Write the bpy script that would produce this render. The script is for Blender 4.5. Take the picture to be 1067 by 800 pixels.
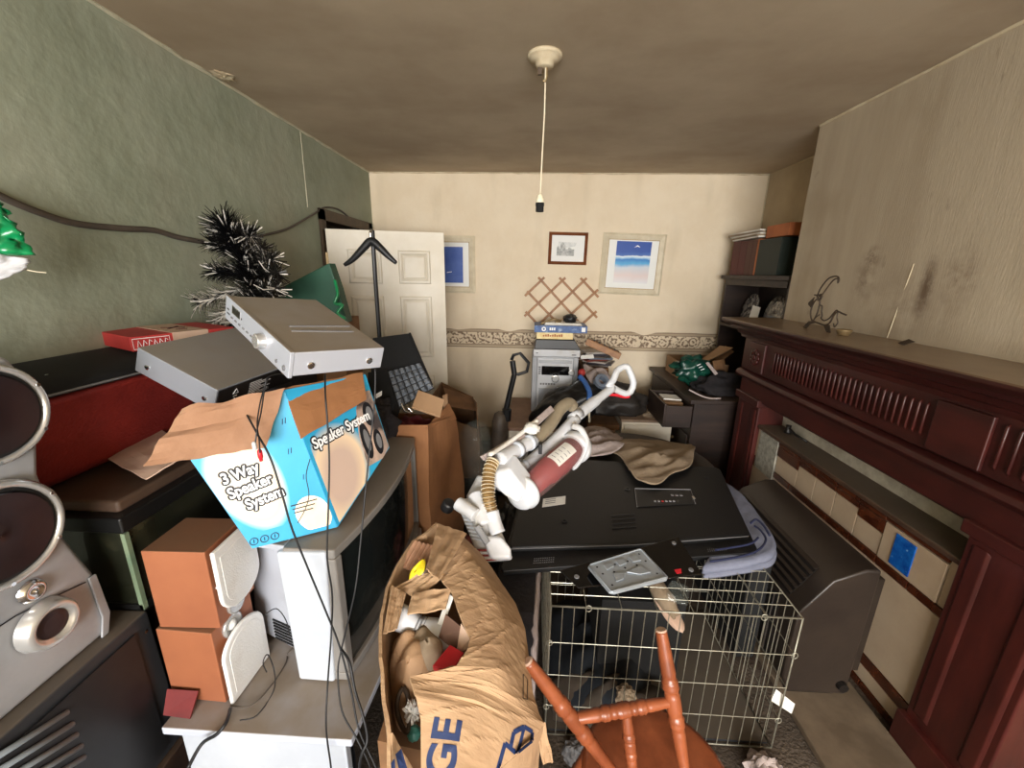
import bpy, bmesh, math, random
from mathutils import Vector, Matrix, Euler, noise
for _o in list(bpy.data.objects): bpy.data.objects.remove(_o)
random.seed(7)
SC = bpy.context.scene
COL = SC.collection
PI = math.pi
# ---------------------------------------------------------------- camera
cd = bpy.data.cameras.new('camera'); cam = bpy.data.objects.new('camera', cd); COL.objects.link(cam)
cd.sensor_fit = 'HORIZONTAL'; cd.sensor_width = 36.0; cd.lens = 425.0/1067.0*36.0
cd.clip_start = 0.02
_p, _y, _r = math.radians(15.3), math.radians(2.5), math.radians(0.9)
_fw = Vector((-math.sin(_y)*math.cos(_p), math.cos(_y)*math.cos(_p), -math.sin(_p)))
_rt = Vector((math.cos(_y), math.sin(_y), 0)); _up = _rt.cross(_fw)
_r2 = _rt*math.cos(_r)+_up*math.sin(_r); _u2 = _up*math.cos(_r)-_rt*math.sin(_r)
_m = Matrix((_r2, _u2, -_fw)).transposed().to_4x4(); _m.translation = (0, 0, 1.6)
cam.matrix_world = _m
SC.camera = cam
# ---------------------------------------------------------------- sky, daylight, exposure
w = bpy.data.worlds.new('sky'); SC.world = w; w.use_nodes = True
bg = w.node_tree.nodes['Background']; bg.inputs[0].default_value = (0.80, 0.90, 1.0, 1); bg.inputs[1].default_value = 3.0
def area(name, loc, rot, sx, sy, power, col):
    l = bpy.data.lights.new(name, 'AREA'); l.shape = 'RECTANGLE'; l.size = sx; l.size_y = sy; l.energy = power; l.color = col
    o = bpy.data.objects.new(name, l); COL.objects.link(o); o.location = loc; o.rotation_euler = rot
    return o
# daylight entering by the window in the wall behind the camera
area('window_daylight', (0.2, -3.12, 1.55), (math.radians(88), 0, 0), 2.6, 1.4, 215, (1.0, 0.965, 0.92))
SC.view_settings.view_transform = 'Standard'; SC.view_settings.look = 'None'
SC.view_settings.gamma = 1.0; SC.view_settings.use_curve_mapping = False
SC.view_settings.exposure = 0.75
# ---------------------------------------------------------------- materials
def S(r, g, b):
    f = lambda c: (c/255/12.92) if c/255 <= .04045 else ((c/255+.055)/1.055)**2.4
    return (f(r), f(g), f(b), 1)
def mat(name, col, col2=None, scale=6.0, rough=.6, metal=0.0, bump=0.0, bscale=60.0, detail=6, stretch=(1,1,1), lo=.38, hi=.62, trans=0.0, coat=0.0, alpha=1.0, spec=.5):
    m = bpy.data.materials.new(name); m.use_nodes = True; nt = m.node_tree; N = nt.nodes; L = nt.links
    b = N['Principled BSDF']; b.inputs['Roughness'].default_value = rough; b.inputs['Metallic'].default_value = metal
    b.inputs['Transmission Weight'].default_value = trans; b.inputs['Coat Weight'].default_value = coat
    b.inputs['Alpha'].default_value = alpha; b.inputs['Specular IOR Level'].default_value = spec
    b.inputs['Base Color'].default_value = col
    tc = N.new('ShaderNodeTexCoord'); mp = N.new('ShaderNodeMapping'); mp.inputs['Scale'].default_value = stretch
    L.new(tc.outputs['Object'], mp.inputs['Vector'])
    if col2:
        n = N.new('ShaderNodeTexNoise'); n.inputs['Scale'].default_value = scale; n.inputs['Detail'].default_value = detail
        n.inputs['Roughness'].default_value = .62
        L.new(mp.outputs[0], n.inputs['Vector'])
        r = N.new('ShaderNodeValToRGB'); r.color_ramp.elements[0].position = lo; r.color_ramp.elements[1].position = hi
        r.color_ramp.elements[0].color = col; r.color_ramp.elements[1].color = col2
        L.new(n.outputs['Fac'], r.inputs[0]); L.new(r.outputs[0], b.inputs['Base Color'])
    if bump:
        n2 = N.new('ShaderNodeTexNoise'); n2.inputs['Scale'].default_value = bscale; n2.inputs['Detail'].default_value = 4
        L.new(mp.outputs[0], n2.inputs['Vector'])
        bp = N.new('ShaderNodeBump'); bp.inputs['Strength'].default_value = bump; bp.inputs['Distance'].default_value = .01
        L.new(n2.outputs['Fac'], bp.inputs['Height']); L.new(bp.outputs[0], b.inputs['Normal'])
    return m
def stain(m, colr, scale, lo, hi, amt=1.0, loc=(0,0,0), stretch=(1,1,1)):
    """mix a further noise-shaped stain over the base colour"""
    nt = m.node_tree; N = nt.nodes; L = nt.links; b = N['Principled BSDF']
    src = b.inputs['Base Color'].links[0].from_socket if b.inputs['Base Color'].links else None
    tc = N.new('ShaderNodeTexCoord'); mp = N.new('ShaderNodeMapping'); mp.inputs['Location'].default_value = loc; mp.inputs['Scale'].default_value = stretch
    L.new(tc.outputs['Object'], mp.inputs[0])
    n = N.new('ShaderNodeTexNoise'); n.inputs['Scale'].default_value = scale; n.inputs['Detail'].default_value = 7
    L.new(mp.outputs[0], n.inputs['Vector'])
    mr = N.new('ShaderNodeMapRange'); mr.inputs['From Min'].default_value = lo; mr.inputs['From Max'].default_value = hi; mr.inputs['To Max'].default_value = amt
    L.new(n.outputs['Fac'], mr.inputs['Value'])
    mx = N.new('ShaderNodeMix'); mx.data_type = 'RGBA'; L.new(mr.outputs[0], mx.inputs['Factor'])
    if src: L.new(src, mx.inputs['A'])
    else: mx.inputs['A'].default_value = b.inputs['Base Color'].default_value
    mx.inputs['B'].default_value = colr; L.new(mx.outputs['Result'], b.inputs['Base Color'])
    return m
def dusty(m, colr=None, amt=.75, lo=.6, hi=.95):
    """dust lying on upward faces (by the true normal)"""
    nt = m.node_tree; N = nt.nodes; L = nt.links; b = N['Principled BSDF']
    src = b.inputs['Base Color'].links[0].from_socket if b.inputs['Base Color'].links else None
    g = N.new('ShaderNodeNewGeometry'); sp = N.new('ShaderNodeSeparateXYZ'); L.new(g.outputs['Normal'], sp.inputs[0])
    mr = N.new('ShaderNodeMapRange'); mr.inputs['From Min'].default_value = lo; mr.inputs['From Max'].default_value = hi; mr.inputs['To Max'].default_value = amt
    L.new(sp.outputs['Z'], mr.inputs['Value'])
    tc = N.new('ShaderNodeTexCoord'); n = N.new('ShaderNodeTexNoise'); n.inputs['Scale'].default_value = 9; n.inputs['Detail'].default_value = 8
    L.new(tc.outputs['Object'], n.inputs['Vector'])
    m2 = N.new('ShaderNodeMapRange'); m2.inputs['From Min'].default_value = .25; m2.inputs['From Max'].default_value = .6; m2.inputs['To Min'].default_value = .75
    L.new(n.outputs['Fac'], m2.inputs['Value'])
    mu = N.new('ShaderNodeMath'); mu.operation = 'MULTIPLY'; L.new(mr.outputs[0], mu.inputs[0]); L.new(m2.outputs[0], mu.inputs[1])
    mx = N.new('ShaderNodeMix'); mx.data_type = 'RGBA'; L.new(mu.outputs[0], mx.inputs['Factor'])
    if src: L.new(src, mx.inputs['A'])
    else: mx.inputs['A'].default_value = b.inputs['Base Color'].default_value
    mx.inputs['B'].default_value = colr or S(122,110,96); L.new(mx.outputs['Result'], b.inputs['Base Color'])
    return m
M = {}
M['wall_green'] = stain(mat('green_plaster', S(140,147,127), S(154,159,140), 2.2, .85, bump=.5, bscale=14), S(140,134,114), 1.1, .50, .72, .8)
stain(M['wall_green'], S(122,128,108), 5, .50, .75, .5, (3,1,2), (1,.5,1))
M['wall_cream'] = stain(mat('cream_wallpaper', S(226,208,180), S(232,216,190), 3, .8, bump=.25, bscale=40), S(196,180,152), 1.6, .55, .8, .6, stretch=(2.2,1,.6))
M['wall_side'] = mat('stained_lining', S(186,168,138), S(168,150,122), 2.0, .85, bump=.3, bscale=30)
M['breast'] = stain(stain(mat('chimney_lining', S(184,169,146), S(170,154,131), 1.8, .85, bump=.10, bscale=60, stretch=(1,3,.4)), S(150,132,106), 2.4, .55, .8, .6, (2,0,5)), S(84,66,48), 5.5, .66, .80, .7, (0,4.2,1.3), (1,2.4,.9))
M['ceiling'] = stain(mat('nicotine_ceiling', S(186,170,146), S(170,152,128), 1.4, .88, bump=.25, bscale=5), S(150,130,106), 1.0, .5, .75, .7, stretch=(1,2,1))
M['floor'] = stain(mat('dirty_carpet', S(92,80,68), S(66,56,46), 4, .95, bump=.8, bscale=90), S(60,44,32), 7, .5, .7, .8)
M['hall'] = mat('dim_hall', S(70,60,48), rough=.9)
M['skirt'] = mat('yellowed_gloss', S(196,180,150), S(170,150,120), 5, .5)
M['white_gloss'] = mat('door_gloss', S(226,218,202), S(214,204,184), 3, .45)
M['dark_oak'] = mat('dark_oak', S(52,38,24), S(72,54,34), 4, .5, stretch=(6,6,1))
M['mahog'] = mat('mahogany', S(54,18,14), S(72,26,21), 3.0, .42, coat=.12, bump=.05, bscale=20, stretch=(4,1,4))
M['mahog_v'] = mat('mahogany_upright', S(58,19,15), S(76,28,22), 3.0, .42, coat=.12, bump=.05, bscale=20, stretch=(4,4,1))
M['mantel_top'] = dusty(mat('mahogany_shelf', S(50,18,14), S(66,26,20), 3.0, .4, coat=.15, stretch=(4,1,4)), S(134,114,90), .9)
M['dkwood'] = dusty(mat('dark_stained_wood', S(34,22,17), S(50,34,26), 4, .5, stretch=(1,6,6)), S(84,68,54), .45)
M['tile_cream'] = stain(mat('cream_tile', S(186,166,142), S(172,150,126), 3, .3, coat=.3), S(160,140,112), 6, .58, .8, .4)
M['tile_brown'] = mat('brown_glazed_tile', S(62,28,16), S(88,44,24), 14, .22, coat=.5)
M['tile_grey'] = mat('marbled_grey_tile', S(128,126,116), S(176,172,160), 34, .3, detail=9)
M['tile_blue'] = stain(mat('blue_glazed_tile', S(14,66,150), S(28,104,190), 24, .15, coat=.5), S(150,190,220), 40, .62, .7, .8)
M['ledge'] = dusty(mat('brown_ledge', S(62,44,34), S(80,58,44), 8, .5), S(92,80,66), .8)
M['firebrown'] = mat('brown_enamel', S(42,34,29), S(52,43,36), 3, .38, bump=.05)
M['fireblack'] = mat('black_grille', S(20,16,14), rough=.45)
M['tanframe'] = mat('limed_wood', S(206,192,164), S(220,208,182), 12, .5, stretch=(1,1,1))
M['gold'] = mat('frame_edge', S(176,148,104), rough=.45)
M['brownframe'] = mat('brown_frame', S(104,54,26), S(128,72,38), 12, .4)
M['mount'] = mat('white_mount', S(240,240,236), rough=.8)
M['paper'] = mat('paper', S(232,230,224), S(214,210,200), 5, .8)
M['cream'] = mat('cream_plastic', S(232,220,192), rough=.5)
M['pine'] = mat('pine_lath', S(140,92,48), S(166,116,66), 14, .5)
M['white'] = stain(mat('white_plastic', S(208,210,214), rough=.38), S(176,168,154), 9, .52, .72, .6)
M['whitepad'] = stain(mat('white_cloth_grille', S(232,232,230), rough=.75, bump=.15, bscale=200), S(196,186,174), 8, .55, .75, .5)
M['grey_white'] = mat('pale_grey_plastic', S(196,202,210), S(182,188,198), 3, .5)
M['silver'] = dusty(mat('silver_aluminium', S(196,200,210), rough=.38, metal=.35), S(160,146,126), .9)
M['silver2'] = dusty(mat('silver_steel', S(160,164,172), rough=.36, metal=.4), S(150,139,122), .85)
M['chrome'] = mat('chrome', S(230,230,232), rough=.15, metal=1)
M['silverplastic'] = mat('silver_plastic', S(170,172,176), S(150,152,156), 3, .4, metal=.25)
M['ringsilver'] = mat('brushed_ring', S(214,214,212), rough=.25, metal=.7)
M['cone'] = mat('dark_cone', S(44,24,24), S(30,18,20), 5, .35)
M['black'] = mat('black_plastic', S(20,20,22), S(28,28,30), 5, .45)
M['blackmatt'] = mat('black_matt', S(16,16,17), rough=.85)
M['blacktv'] = dusty(mat('black_tv_back', S(12,12,13), S(17,17,19), 4, .5, bump=.05, bscale=120), S(34,33,33), .2)
M['blackgloss'] = mat('black_glass', S(10,10,12), rough=.08, coat=.5)
M['greyslot'] = mat('grey_slot', S(120,128,134), rough=.6)
M['darkgrey'] = dusty(mat('charcoal_plastic', S(34,36,40), S(42,44,48), 4, .5), S(96,86,74), .85)
M['tvtop'] = dusty(mat('tv_silver_grey', S(176,180,190), S(164,168,178), 3, .5), S(120,110,98), .95)
M['bezel'] = dusty(mat('tv_bezel_grey', S(140,136,132), S(126,122,118), 3, .5), S(116,106,94), .9)
M['standtop'] = dusty(mat('stand_silver', S(196,202,214), S(184,190,204), 3, .5), S(128,114,98), .98)
M['crt'] = stain(mat('crt_glass', S(30,34,34), rough=.12, coat=.8), S(78,72,62), 5, .5, .8, .6)
M['orange'] = dusty(mat('orange_wood_effect', S(158,98,66), S(146,88,60), 3, .5), S(118,92,70), .85)
M['red'] = mat('red_fabric_case', S(146,38,30), S(124,28,22), 4, .7, bump=.3, bscale=120)
M['redbox'] = mat('red_card', S(186,58,54), S(168,46,44), 5, .65)
M['beigecard'] = mat('beige_card', S(200,172,150), S(182,152,132), 5, .75)
M['card'] = stain(mat('cardboard', S(174,140,106), S(158,124,92), 4, .85, bump=.25, bscale=24, stretch=(1,1,1)), S(146,110,78), 3, .55, .8, .5)
M['card_light'] = stain(mat('pale_cardboard', S(176,144,110), S(162,130,98), 5, .85, bump=.35, bscale=18, stretch=(1,3,1)), S(150,118,88), 6, .56, .75, .6)
M['card_inner'] = mat('cardboard_inside', S(172,132,104), S(158,118,90), 5, .85, bump=.2, bscale=30)
M['card_brown'] = stain(mat('brown_cardboard', S(158,108,68), S(142,96,60), 4, .8, bump=.2, bscale=22), S(130,84,48), 3, .55, .8, .5)
M['card_dark'] = mat('old_cardboard', S(128,92,60), S(104,74,48), 6, .9, bump=.3, bscale=30)
M['blueprint_ink'] = mat('blue_print', S(52,172,216), S(40,156,204), 2, .5)
M['glow_print'] = mat('cream_print', S(250,238,214), S(244,222,188), 5, .5)
M['glow_edge'] = mat('peach_print', S(214,206,188), rough=.5)
M['photo_print'] = stain(mat('speaker_photo_print', S(160,140,128), S(206,178,160), 9, .5), S(40,38,44), 12, .48, .6, .9)
M['ink'] = mat('black_ink', S(20,20,26), rough=.6)
M['inkwhite'] = mat('white_ink', S(245,245,245), rough=.6)
M['inkblue'] = mat('navy_ink', S(18,40,84), rough=.7)
M['tree'] = mat('tinsel_black', S(8,8,10), rough=.35)
M['tinsel'] = mat('silver_tinsel', S(232,228,220), rough=.3, metal=.15)
M['green'] = mat('green_plastic_bag', S(8,142,82), S(4,110,64), 6, .3, coat=.3, bump=.4, bscale=14)
M['greendark'] = mat('dark_green_card', S(22,62,46), S(28,74,54), 4, .5)
M['tankglass'] = stain(mat('murky_tank_glass', S(26,28,20), S(40,42,32), 6, .25, coat=.6), S(84,80,58), 9, .56, .78, .6)
M['tankframe'] = mat('tank_hood', S(20,20,20), rough=.4)
M['tanktop'] = mat('tank_lid', S(88,68,54), S(76,58,46), 4, .6)
M['tankgreen'] = mat('tank_seal', S(96,118,96), S(120,134,108), 12, .5)
M['dkfabric'] = mat('charcoal_fabric', S(32,27,29), S(24,21,23), 10, .95, bump=.4, bscale=60)
M['blackbag'] = mat('black_bag', S(12,12,14), S(20,20,22), 5, .42, bump=.8, bscale=16)
M['browncoat'] = mat('dark_brown_bag', S(28,24,22), S(42,37,33), 7, .55, bump=.8, bscale=16)
M['maroon'] = mat('maroon_cloth', S(104,18,34), S(84,12,26), 8, .9, bump=.4, bscale=30)
M['greytile'] = mat('grey_foam', S(120,126,134), S(88,94,102), 20, .6)
M['khaki'] = mat('khaki_cloth', S(150,132,110), S(134,116,94), 8, .95, bump=.35, bscale=40)
M['mauve'] = mat('mauve_grey_cloth', S(172,158,154), S(150,136,130), 12, .95, bump=.5, bscale=40)
M['lilac'] = mat('lilac_bedding', S(124,128,146), S(110,114,132), 8, .9, bump=.3, bscale=40)
M['navy'] = mat('navy_stripe', S(28,34,66), rough=.9)
M['tabletop'] = dusty(mat('dark_round_top', S(48,42,40), S(40,34,32), 5, .6), S(78,70,64), .8)
M['hosegold'] = mat('gold_hose', S(150,122,78), S(128,100,60), 20, .4)
M['hosetan'] = mat('taupe_hose', S(146,134,112), S(130,118,98), 12, .5)
M['clear'] = mat('clear_cup', S(190,150,150), rough=.08, alpha=.25)
M['dustred'] = mat('red_cyclone', S(146,44,42), S(124,34,34), 8, .5)
M['redp'] = mat('red_plastic', S(206,34,48), rough=.4)
M['yellow'] = mat('yellow_bag', S(238,214,40), rough=.5)
M['bluep'] = mat('blue_plastic', S(58,104,176), rough=.45)
M['grey'] = mat('mid_grey', S(120,120,122), rough=.6)
M['steel'] = mat('galvanised_wire', S(168,164,148), S(140,136,122), 20, .35, metal=.55)
M['steelgrey'] = stain(mat('pressed_steel', S(168,176,184), rough=.4, metal=.5), S(196,202,208), 8, .5, .8, .5)
M['chair'] = mat('orange_varnished_pine', S(148,80,48), S(118,60,34), 9, .38, coat=.2, stretch=(1,1,1))
M['iron'] = mat('rusty_iron', S(48,38,30), S(70,54,38), 20, .6)
M['brass'] = mat('tarnished_brass', S(150,128,92), rough=.4, metal=.5)
M['cable'] = mat('black_cable', S(26,26,28), rough=.5)
M['cable_grey'] = mat('dusty_grey_cable', S(92,82,72), S(74,66,58), 8, .8)
M['bottle'] = mat('clear_bottle', S(140,146,140), rough=.04, alpha=.12, spec=.8)
M['bookred'] = mat('red_binding', S(86,20,20), S(70,14,14), 6, .6)
M['bookgreen'] = mat('green_binding', S(22,34,26), rough=.6)
M['bookbrown'] = mat('brown_binding', S(76,36,22), rough=.6)
M['bookorange'] = mat('orange_card_file', S(180,104,58), S(160,90,50), 6, .7)
M['yellowbook'] = mat('yellow_spine', S(240,222,170), S(232,204,140), 30, .6)
M['bluebook'] = stain(mat('blue_spine', S(66,104,160), S(40,70,124), 30, .5), S(170,190,214), 24, .58, .7, .7)
M['plate'] = stain(mat('patterned_plate', S(150,144,138), rough=.25, coat=.4), S(44,40,42), 26, .46, .54, .9)
M['glass'] = None
def spot(m, colr, c, r, amt, nscale=9, lo=.4, hi=.6):
    """a stain with a place of its own on the wall (world position)"""
    nt = m.node_tree; N = nt.nodes; L = nt.links; b = N['Principled BSDF']; src = b.inputs['Base Color'].links[0].from_socket
    g = N.new('ShaderNodeNewGeometry'); vm = N.new('ShaderNodeMapping'); vm.vector_type = 'TEXTURE'; vm.inputs['Location'].default_value = c; vm.inputs['Scale'].default_value = r
    L.new(g.outputs['Position'], vm.inputs[0]); ln = N.new('ShaderNodeVectorMath'); ln.operation = 'LENGTH'; L.new(vm.outputs[0], ln.inputs[0])
    mr = N.new('ShaderNodeMapRange'); mr.interpolation_type = 'SMOOTHSTEP'; mr.inputs['From Min'].default_value = 1; mr.inputs['From Max'].default_value = 0; mr.inputs['To Max'].default_value = amt; L.new(ln.outputs['Value'], mr.inputs['Value'])
    n = N.new('ShaderNodeTexNoise'); n.inputs['Scale'].default_value = nscale; n.inputs['Detail'].default_value = 8; n.inputs['Roughness'].default_value = .7; L.new(g.outputs['Position'], n.inputs['Vector'])
    m2 = N.new('ShaderNodeMapRange'); m2.inputs['From Min'].default_value = lo; m2.inputs['From Max'].default_value = hi; L.new(n.outputs['Fac'], m2.inputs['Value'])
    mu = N.new('ShaderNodeMath'); mu.operation = 'MULTIPLY'; L.new(mr.outputs[0], mu.inputs[0]); L.new(m2.outputs[0], mu.inputs[1])
    mx = N.new('ShaderNodeMix'); mx.data_type = 'RGBA'; L.new(mu.outputs[0], mx.inputs['Factor']); L.new(src, mx.inputs['A']); mx.inputs['B'].default_value = colr; L.new(mx.outputs['Result'], b.inputs['Base Color'])
for c_, r_, a_, ns_ in (((1.545,2.02,1.69),(.2,.07,.07),.95,22), ((1.545,2.03,1.60),(.2,.10,.16),.6,14), ((1.545,1.72,1.56),(.2,.05,.20),.9,10), ((1.545,1.60,1.60),(.2,.10,.16),.5,12), ((1.545,1.82,1.48),(.2,.30,.22),.35,7), ((1.545,1.3,1.72),(.2,.05,.02),.6,20)):
    spot(M['breast'], S(92,70,50), c_, r_, a_, ns_)
def glassmat():
    m = bpy.data.materials.new('window_glass'); m.use_nodes = True; nt = m.node_tree; N = nt.nodes; L = nt.links
    for n in list(N):
        if n.type != 'OUTPUT_MATERIAL': N.remove(n)
    t = N.new('ShaderNodeBsdfTransparent'); g = N.new('ShaderNodeBsdfGlossy'); g.inputs['Roughness'].default_value = .02
    x = N.new('ShaderNodeMixShader'); x.inputs[0].default_value = .06
    L.new(t.outputs[0], x.inputs[1]); L.new(g.outputs[0], x.inputs[2]); L.new(x.outputs[0], N['Material Output'].inputs[0])
    return m
M['glass'] = glassmat()
# ---------------------------------------------------------------- mesh builder
class MB:
    def __init__(s): s.v = []; s.f = []
    def add(s, vs, fs, mtx=None):
        o = len(s.v)
        s.v += [tuple(mtx @ Vector(p)) if mtx else tuple(p) for p in vs]
        s.f += [tuple(i+o for i in f) for f in fs]; return s
    def hexa(s, p):      # 8 points: bottom ring 0-3, top ring 4-7
        return s.add(p, [(3,2,1,0),(4,5,6,7),(0,1,5,4),(1,2,6,5),(2,3,7,6),(3,0,4,7)])
    def box(s, a, b, mtx=None):
        x0,y0,z0 = a; x1,y1,z1 = b
        return s.add([(x0,y0,z0),(x1,y0,z0),(x1,y1,z0),(x0,y1,z0),(x0,y0,z1),(x1,y0,z1),(x1,y1,z1),(x0,y1,z1)],
              [(3,2,1,0),(4,5,6,7),(0,1,5,4),(1,2,6,5),(2,3,7,6),(3,0,4,7)], mtx)
    def slab(s, q, t):   # quad of 4 points thickened by vector or scalar along -normal
        q = [Vector(p) for p in q]
        if not isinstance(t, (tuple, Vector)):
            n = (q[2]-q[0]).cross(q[3]-q[1]).normalized(); t = -n*t
        t = Vector(t)
        return s.add([p+t for p in q]+q, [(3,2,1,0),(4,5,6,7),(0,1,5,4),(1,2,6,5),(2,3,7,6),(3,0,4,7)])
    def prism(s, poly, t):   # planar polygon of 3D points extruded by vector t
        n = len(poly); t = Vector(t); a = [Vector(p) for p in poly]
        return s.add(a+[p+t for p in a], [tuple(range(n)), tuple(range(2*n-1, n-1, -1))]+[(i,(i+1)%n+0,(i+1)%n+n,i+n) for i in range(n)])
    def tube(s, pts, r, n=8, cap=True, closed=False):
        pts = [Vector(p) for p in pts]; m = len(pts)
        rr = r if isinstance(r, (list, tuple)) else [r]*m
        T = []
        for i in range(m):
            a = pts[i-1] if (i or closed) else pts[0]; b = pts[(i+1)%m] if (i < m-1 or closed) else pts[-1]
            T.append((b-a).normalized() if (b-a).length > 1e-9 else Vector((0,0,1)))
        u = T[0].orthogonal().normalized(); vs = []
        for i in range(m):
            u = (u-T[i]*u.dot(T[i])).normalized(); w_ = T[i].cross(u)
            vs += [pts[i]+(u*math.cos(2*PI*k/n)+w_*math.sin(2*PI*k/n))*rr[i] for k in range(n)]
        fs = [(i*n+k, i*n+(k+1)%n, ((i+1)%m)*n+(k+1)%n, ((i+1)%m)*n+k) for i in range(m if closed else m-1) for k in range(n)]
        if cap and not closed: fs += [tuple(range(n-1,-1,-1)), tuple((m-1)*n+k for k in range(n))]
        return s.add(vs, fs)
    def lathe(s, prof, o, ax, n=24, cap=True):   # prof: list of (dist along axis, radius)
        ax = Vector(ax).normalized(); o = Vector(o); u = ax.orthogonal().normalized(); w_ = ax.cross(u); m = len(prof)
        vs = [o+ax*h+(u*math.cos(2*PI*k/n)+w_*math.sin(2*PI*k/n))*max(r,1e-4) for h, r in prof for k in range(n)]
        fs = [(i*n+k, i*n+(k+1)%n, (i+1)*n+(k+1)%n, (i+1)*n+k) for i in range(m-1) for k in range(n)]
        if cap: fs += [tuple(range(n-1,-1,-1)), tuple((m-1)*n+k for k in range(n))]
        return s.add(vs, fs)
    def grid(s, f, nu, nv, t=0.0):   # f(u,v)->point, thickened by t downward the normal
        P_ = [[Vector(f(i/nu, j/nv)) for j in range(nv+1)] for i in range(nu+1)]
        vs = [P_[i][j] for i in range(nu+1) for j in range(nv+1)]; k = nv+1
        fs = [(i*k+j, (i+1)*k+j, (i+1)*k+j+1, i*k+j+1) for i in range(nu) for j in range(nv)]
        if t:
            N_ = [Vector() for _ in vs]
            for f_ in fs:
                nn = (vs[f_[2]]-vs[f_[0]]).cross(vs[f_[3]]-vs[f_[1]])
                for a in f_: N_[a] += nn
            o = len(vs); vs2 = [vs[a]-N_[a].normalized()*t for a in range(o)]
            fs2 = [tuple(a+o for a in reversed(f_)) for f_ in fs]
            rim = [i*k for i in range(nu+1)]+[nu*k+j for j in range(1,nv+1)]+[i*k+nv for i in range(nu-1,-1,-1)]+[j for j in range(nv-1,0,-1)]
            side = [(rim[i+1-len(rim)], rim[i], rim[i]+o, rim[i+1-len(rim)]+o) for i in range(len(rim))]
            return s.add(vs+vs2, fs+fs2+side)
        return s.add(vs, fs)
    def blob(s, c, r, amp=.15, sc=2.5, seed=0, n=20, flat=None, mtx=None):
        c = Vector(c); vs = []; fs = []
        for i in range(1, n):
            for k in range(2*n):
                th = PI*i/n; ph = PI*k/n; d = Vector((math.sin(th)*math.cos(ph), math.sin(th)*math.sin(ph), math.cos(th)))
                q = 1+amp*noise.noise(d*sc+Vector((seed*7.3,seed,0)))*2 + amp*.5*noise.noise(d*sc*2.7+Vector((seed,0,3)))*2
                p = Vector((d.x*r[0]*q, d.y*r[1]*q, d.z*r[2]*q))
                if mtx: p = mtx @ p
                p = p+c
                if flat is not None: p.z = max(p.z, flat)
                vs.append(p)
        t = [Vector((0,0,r[2])), Vector((0,0,-r[2]))]
        if mtx: t = [mtx @ a for a in t]
        t = [a+c for a in t]
        if flat is not None:
            for a in t: a.z = max(a.z, flat)
        m = 2*n
        for i in range(n-2):
            for k in range(m): fs.append((i*m+k, (i+1)*m+k, (i+1)*m+(k+1)%m, i*m+(k+1)%m))
        o = len(vs); vs += t
        for k in range(m): fs.append((o, k, (k+1)%m)); fs.append((o+1, (n-2)*m+(k+1)%m, (n-2)*m+k))
        return s.add(vs, fs)
    def disc(s, c, ax, r, t=.001, n=24, r2=None):
        ax = Vector(ax).normalized(); c = Vector(c)
        if r2 is None: return s.lathe([(0,r),(t,r)], c, ax, n)
        return s.lathe([(0,r2),(0,r),(t,r),(t,r2),(0,r2)], c, ax, n, cap=False)
def root_of(p):
    o = Vector((0,0,0))
    while p is not None: o += p.location; p = p.parent
    return o
def obj(name, mb, m, parent=None, world=True, smooth=False, bevel=0.0, seg=2, label=None, kind=None, fixn=True):
    me = bpy.data.meshes.new(name)
    off = Vector((0,0,0))
    if parent is not None and world: off = root_of(parent)
    if parent is None:
        xs = [v[0] for v in mb.v]; ys = [v[1] for v in mb.v]; zs = [v[2] for v in mb.v]
        off = Vector(((min(xs)+max(xs))/2, (min(ys)+max(ys))/2, min(zs)))
    me.from_pydata([tuple(Vector(v)-off) for v in mb.v], [], mb.f)
    if fixn:
        b = bmesh.new(); b.from_mesh(me); bmesh.ops.recalc_face_normals(b, faces=b.faces); b.to_mesh(me); b.free()
    me.materials.append(m if not isinstance(m, str) else M[m])
    o = bpy.data.objects.new(name, me); COL.objects.link(o)
    if parent is not None: o.parent = parent
    else: o.location = off
    if smooth:
        for p in me.polygons: p.use_smooth = True
    if bevel:
        md = o.modifiers.new('bevel', 'BEVEL'); md.width = bevel; md.segments = seg; md.limit_method = 'ANGLE'; md.angle_limit = .6
        for p in me.polygons: p.use_smooth = True
        md.harden_normals = True
    if label: o['label'] = label
    if kind: o['kind'] = kind
    me.update()
    return o
def thing(name, label, cat, loc=(0,0,0), rot=(0,0,0), group=None):
    o = bpy.data.objects.new(name, None); o.empty_display_size = .05; COL.objects.link(o); o.location = loc; o.rotation_euler = rot
    o['label'] = label; o['category'] = cat
    if group: o['group'] = group
    return o
def tag(o, label, cat, group=None, kind=None):
    o['label'] = label; o['category'] = cat
    if group: o['group'] = group
    if kind: o['kind'] = kind
    return o
def struct(name, loc=(0,0,0)):
    o = bpy.data.objects.new(name, None); COL.objects.link(o); o.location = loc; o['kind'] = 'structure'; o.empty_display_size = .05; return o
def text(name, s, size, o, u, v, m, parent, ext=.0008, offset=0.0, world=True, align='LEFT', shear=0, sx=1.0):
    """lettering laid on the plane through o with writing direction u and up direction v"""
    cu = bpy.data.curves.new('lettering', 'FONT'); cu.body = s; cu.size = size; cu.extrude = ext; cu.offset = offset; cu.align_x = align; cu.shear = shear
    to = bpy.data.objects.new('tmp_text', cu); COL.objects.link(to)
    me = bpy.data.meshes.new_from_object(to)
    u = Vector(u).normalized(); v = Vector(v); v = (v-u*v.dot(u)).normalized(); n = u.cross(v)
    mt = Matrix((u*sx, v, n)).transposed().to_4x4(); mt.translation = Vector(o)-(root_of(parent) if world else Vector((0,0,0)))
    me.transform(mt); bpy.data.objects.remove(to); bpy.data.curves.remove(cu)
    me.materials.clear(); me.materials.append(M[m]); me.name = name
    ob = bpy.data.objects.new(name, me); COL.objects.link(ob); ob.parent = parent
    return ob
def lerp(a, b, t): return Vector(a)*(1-t)+Vector(b)*t
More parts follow.
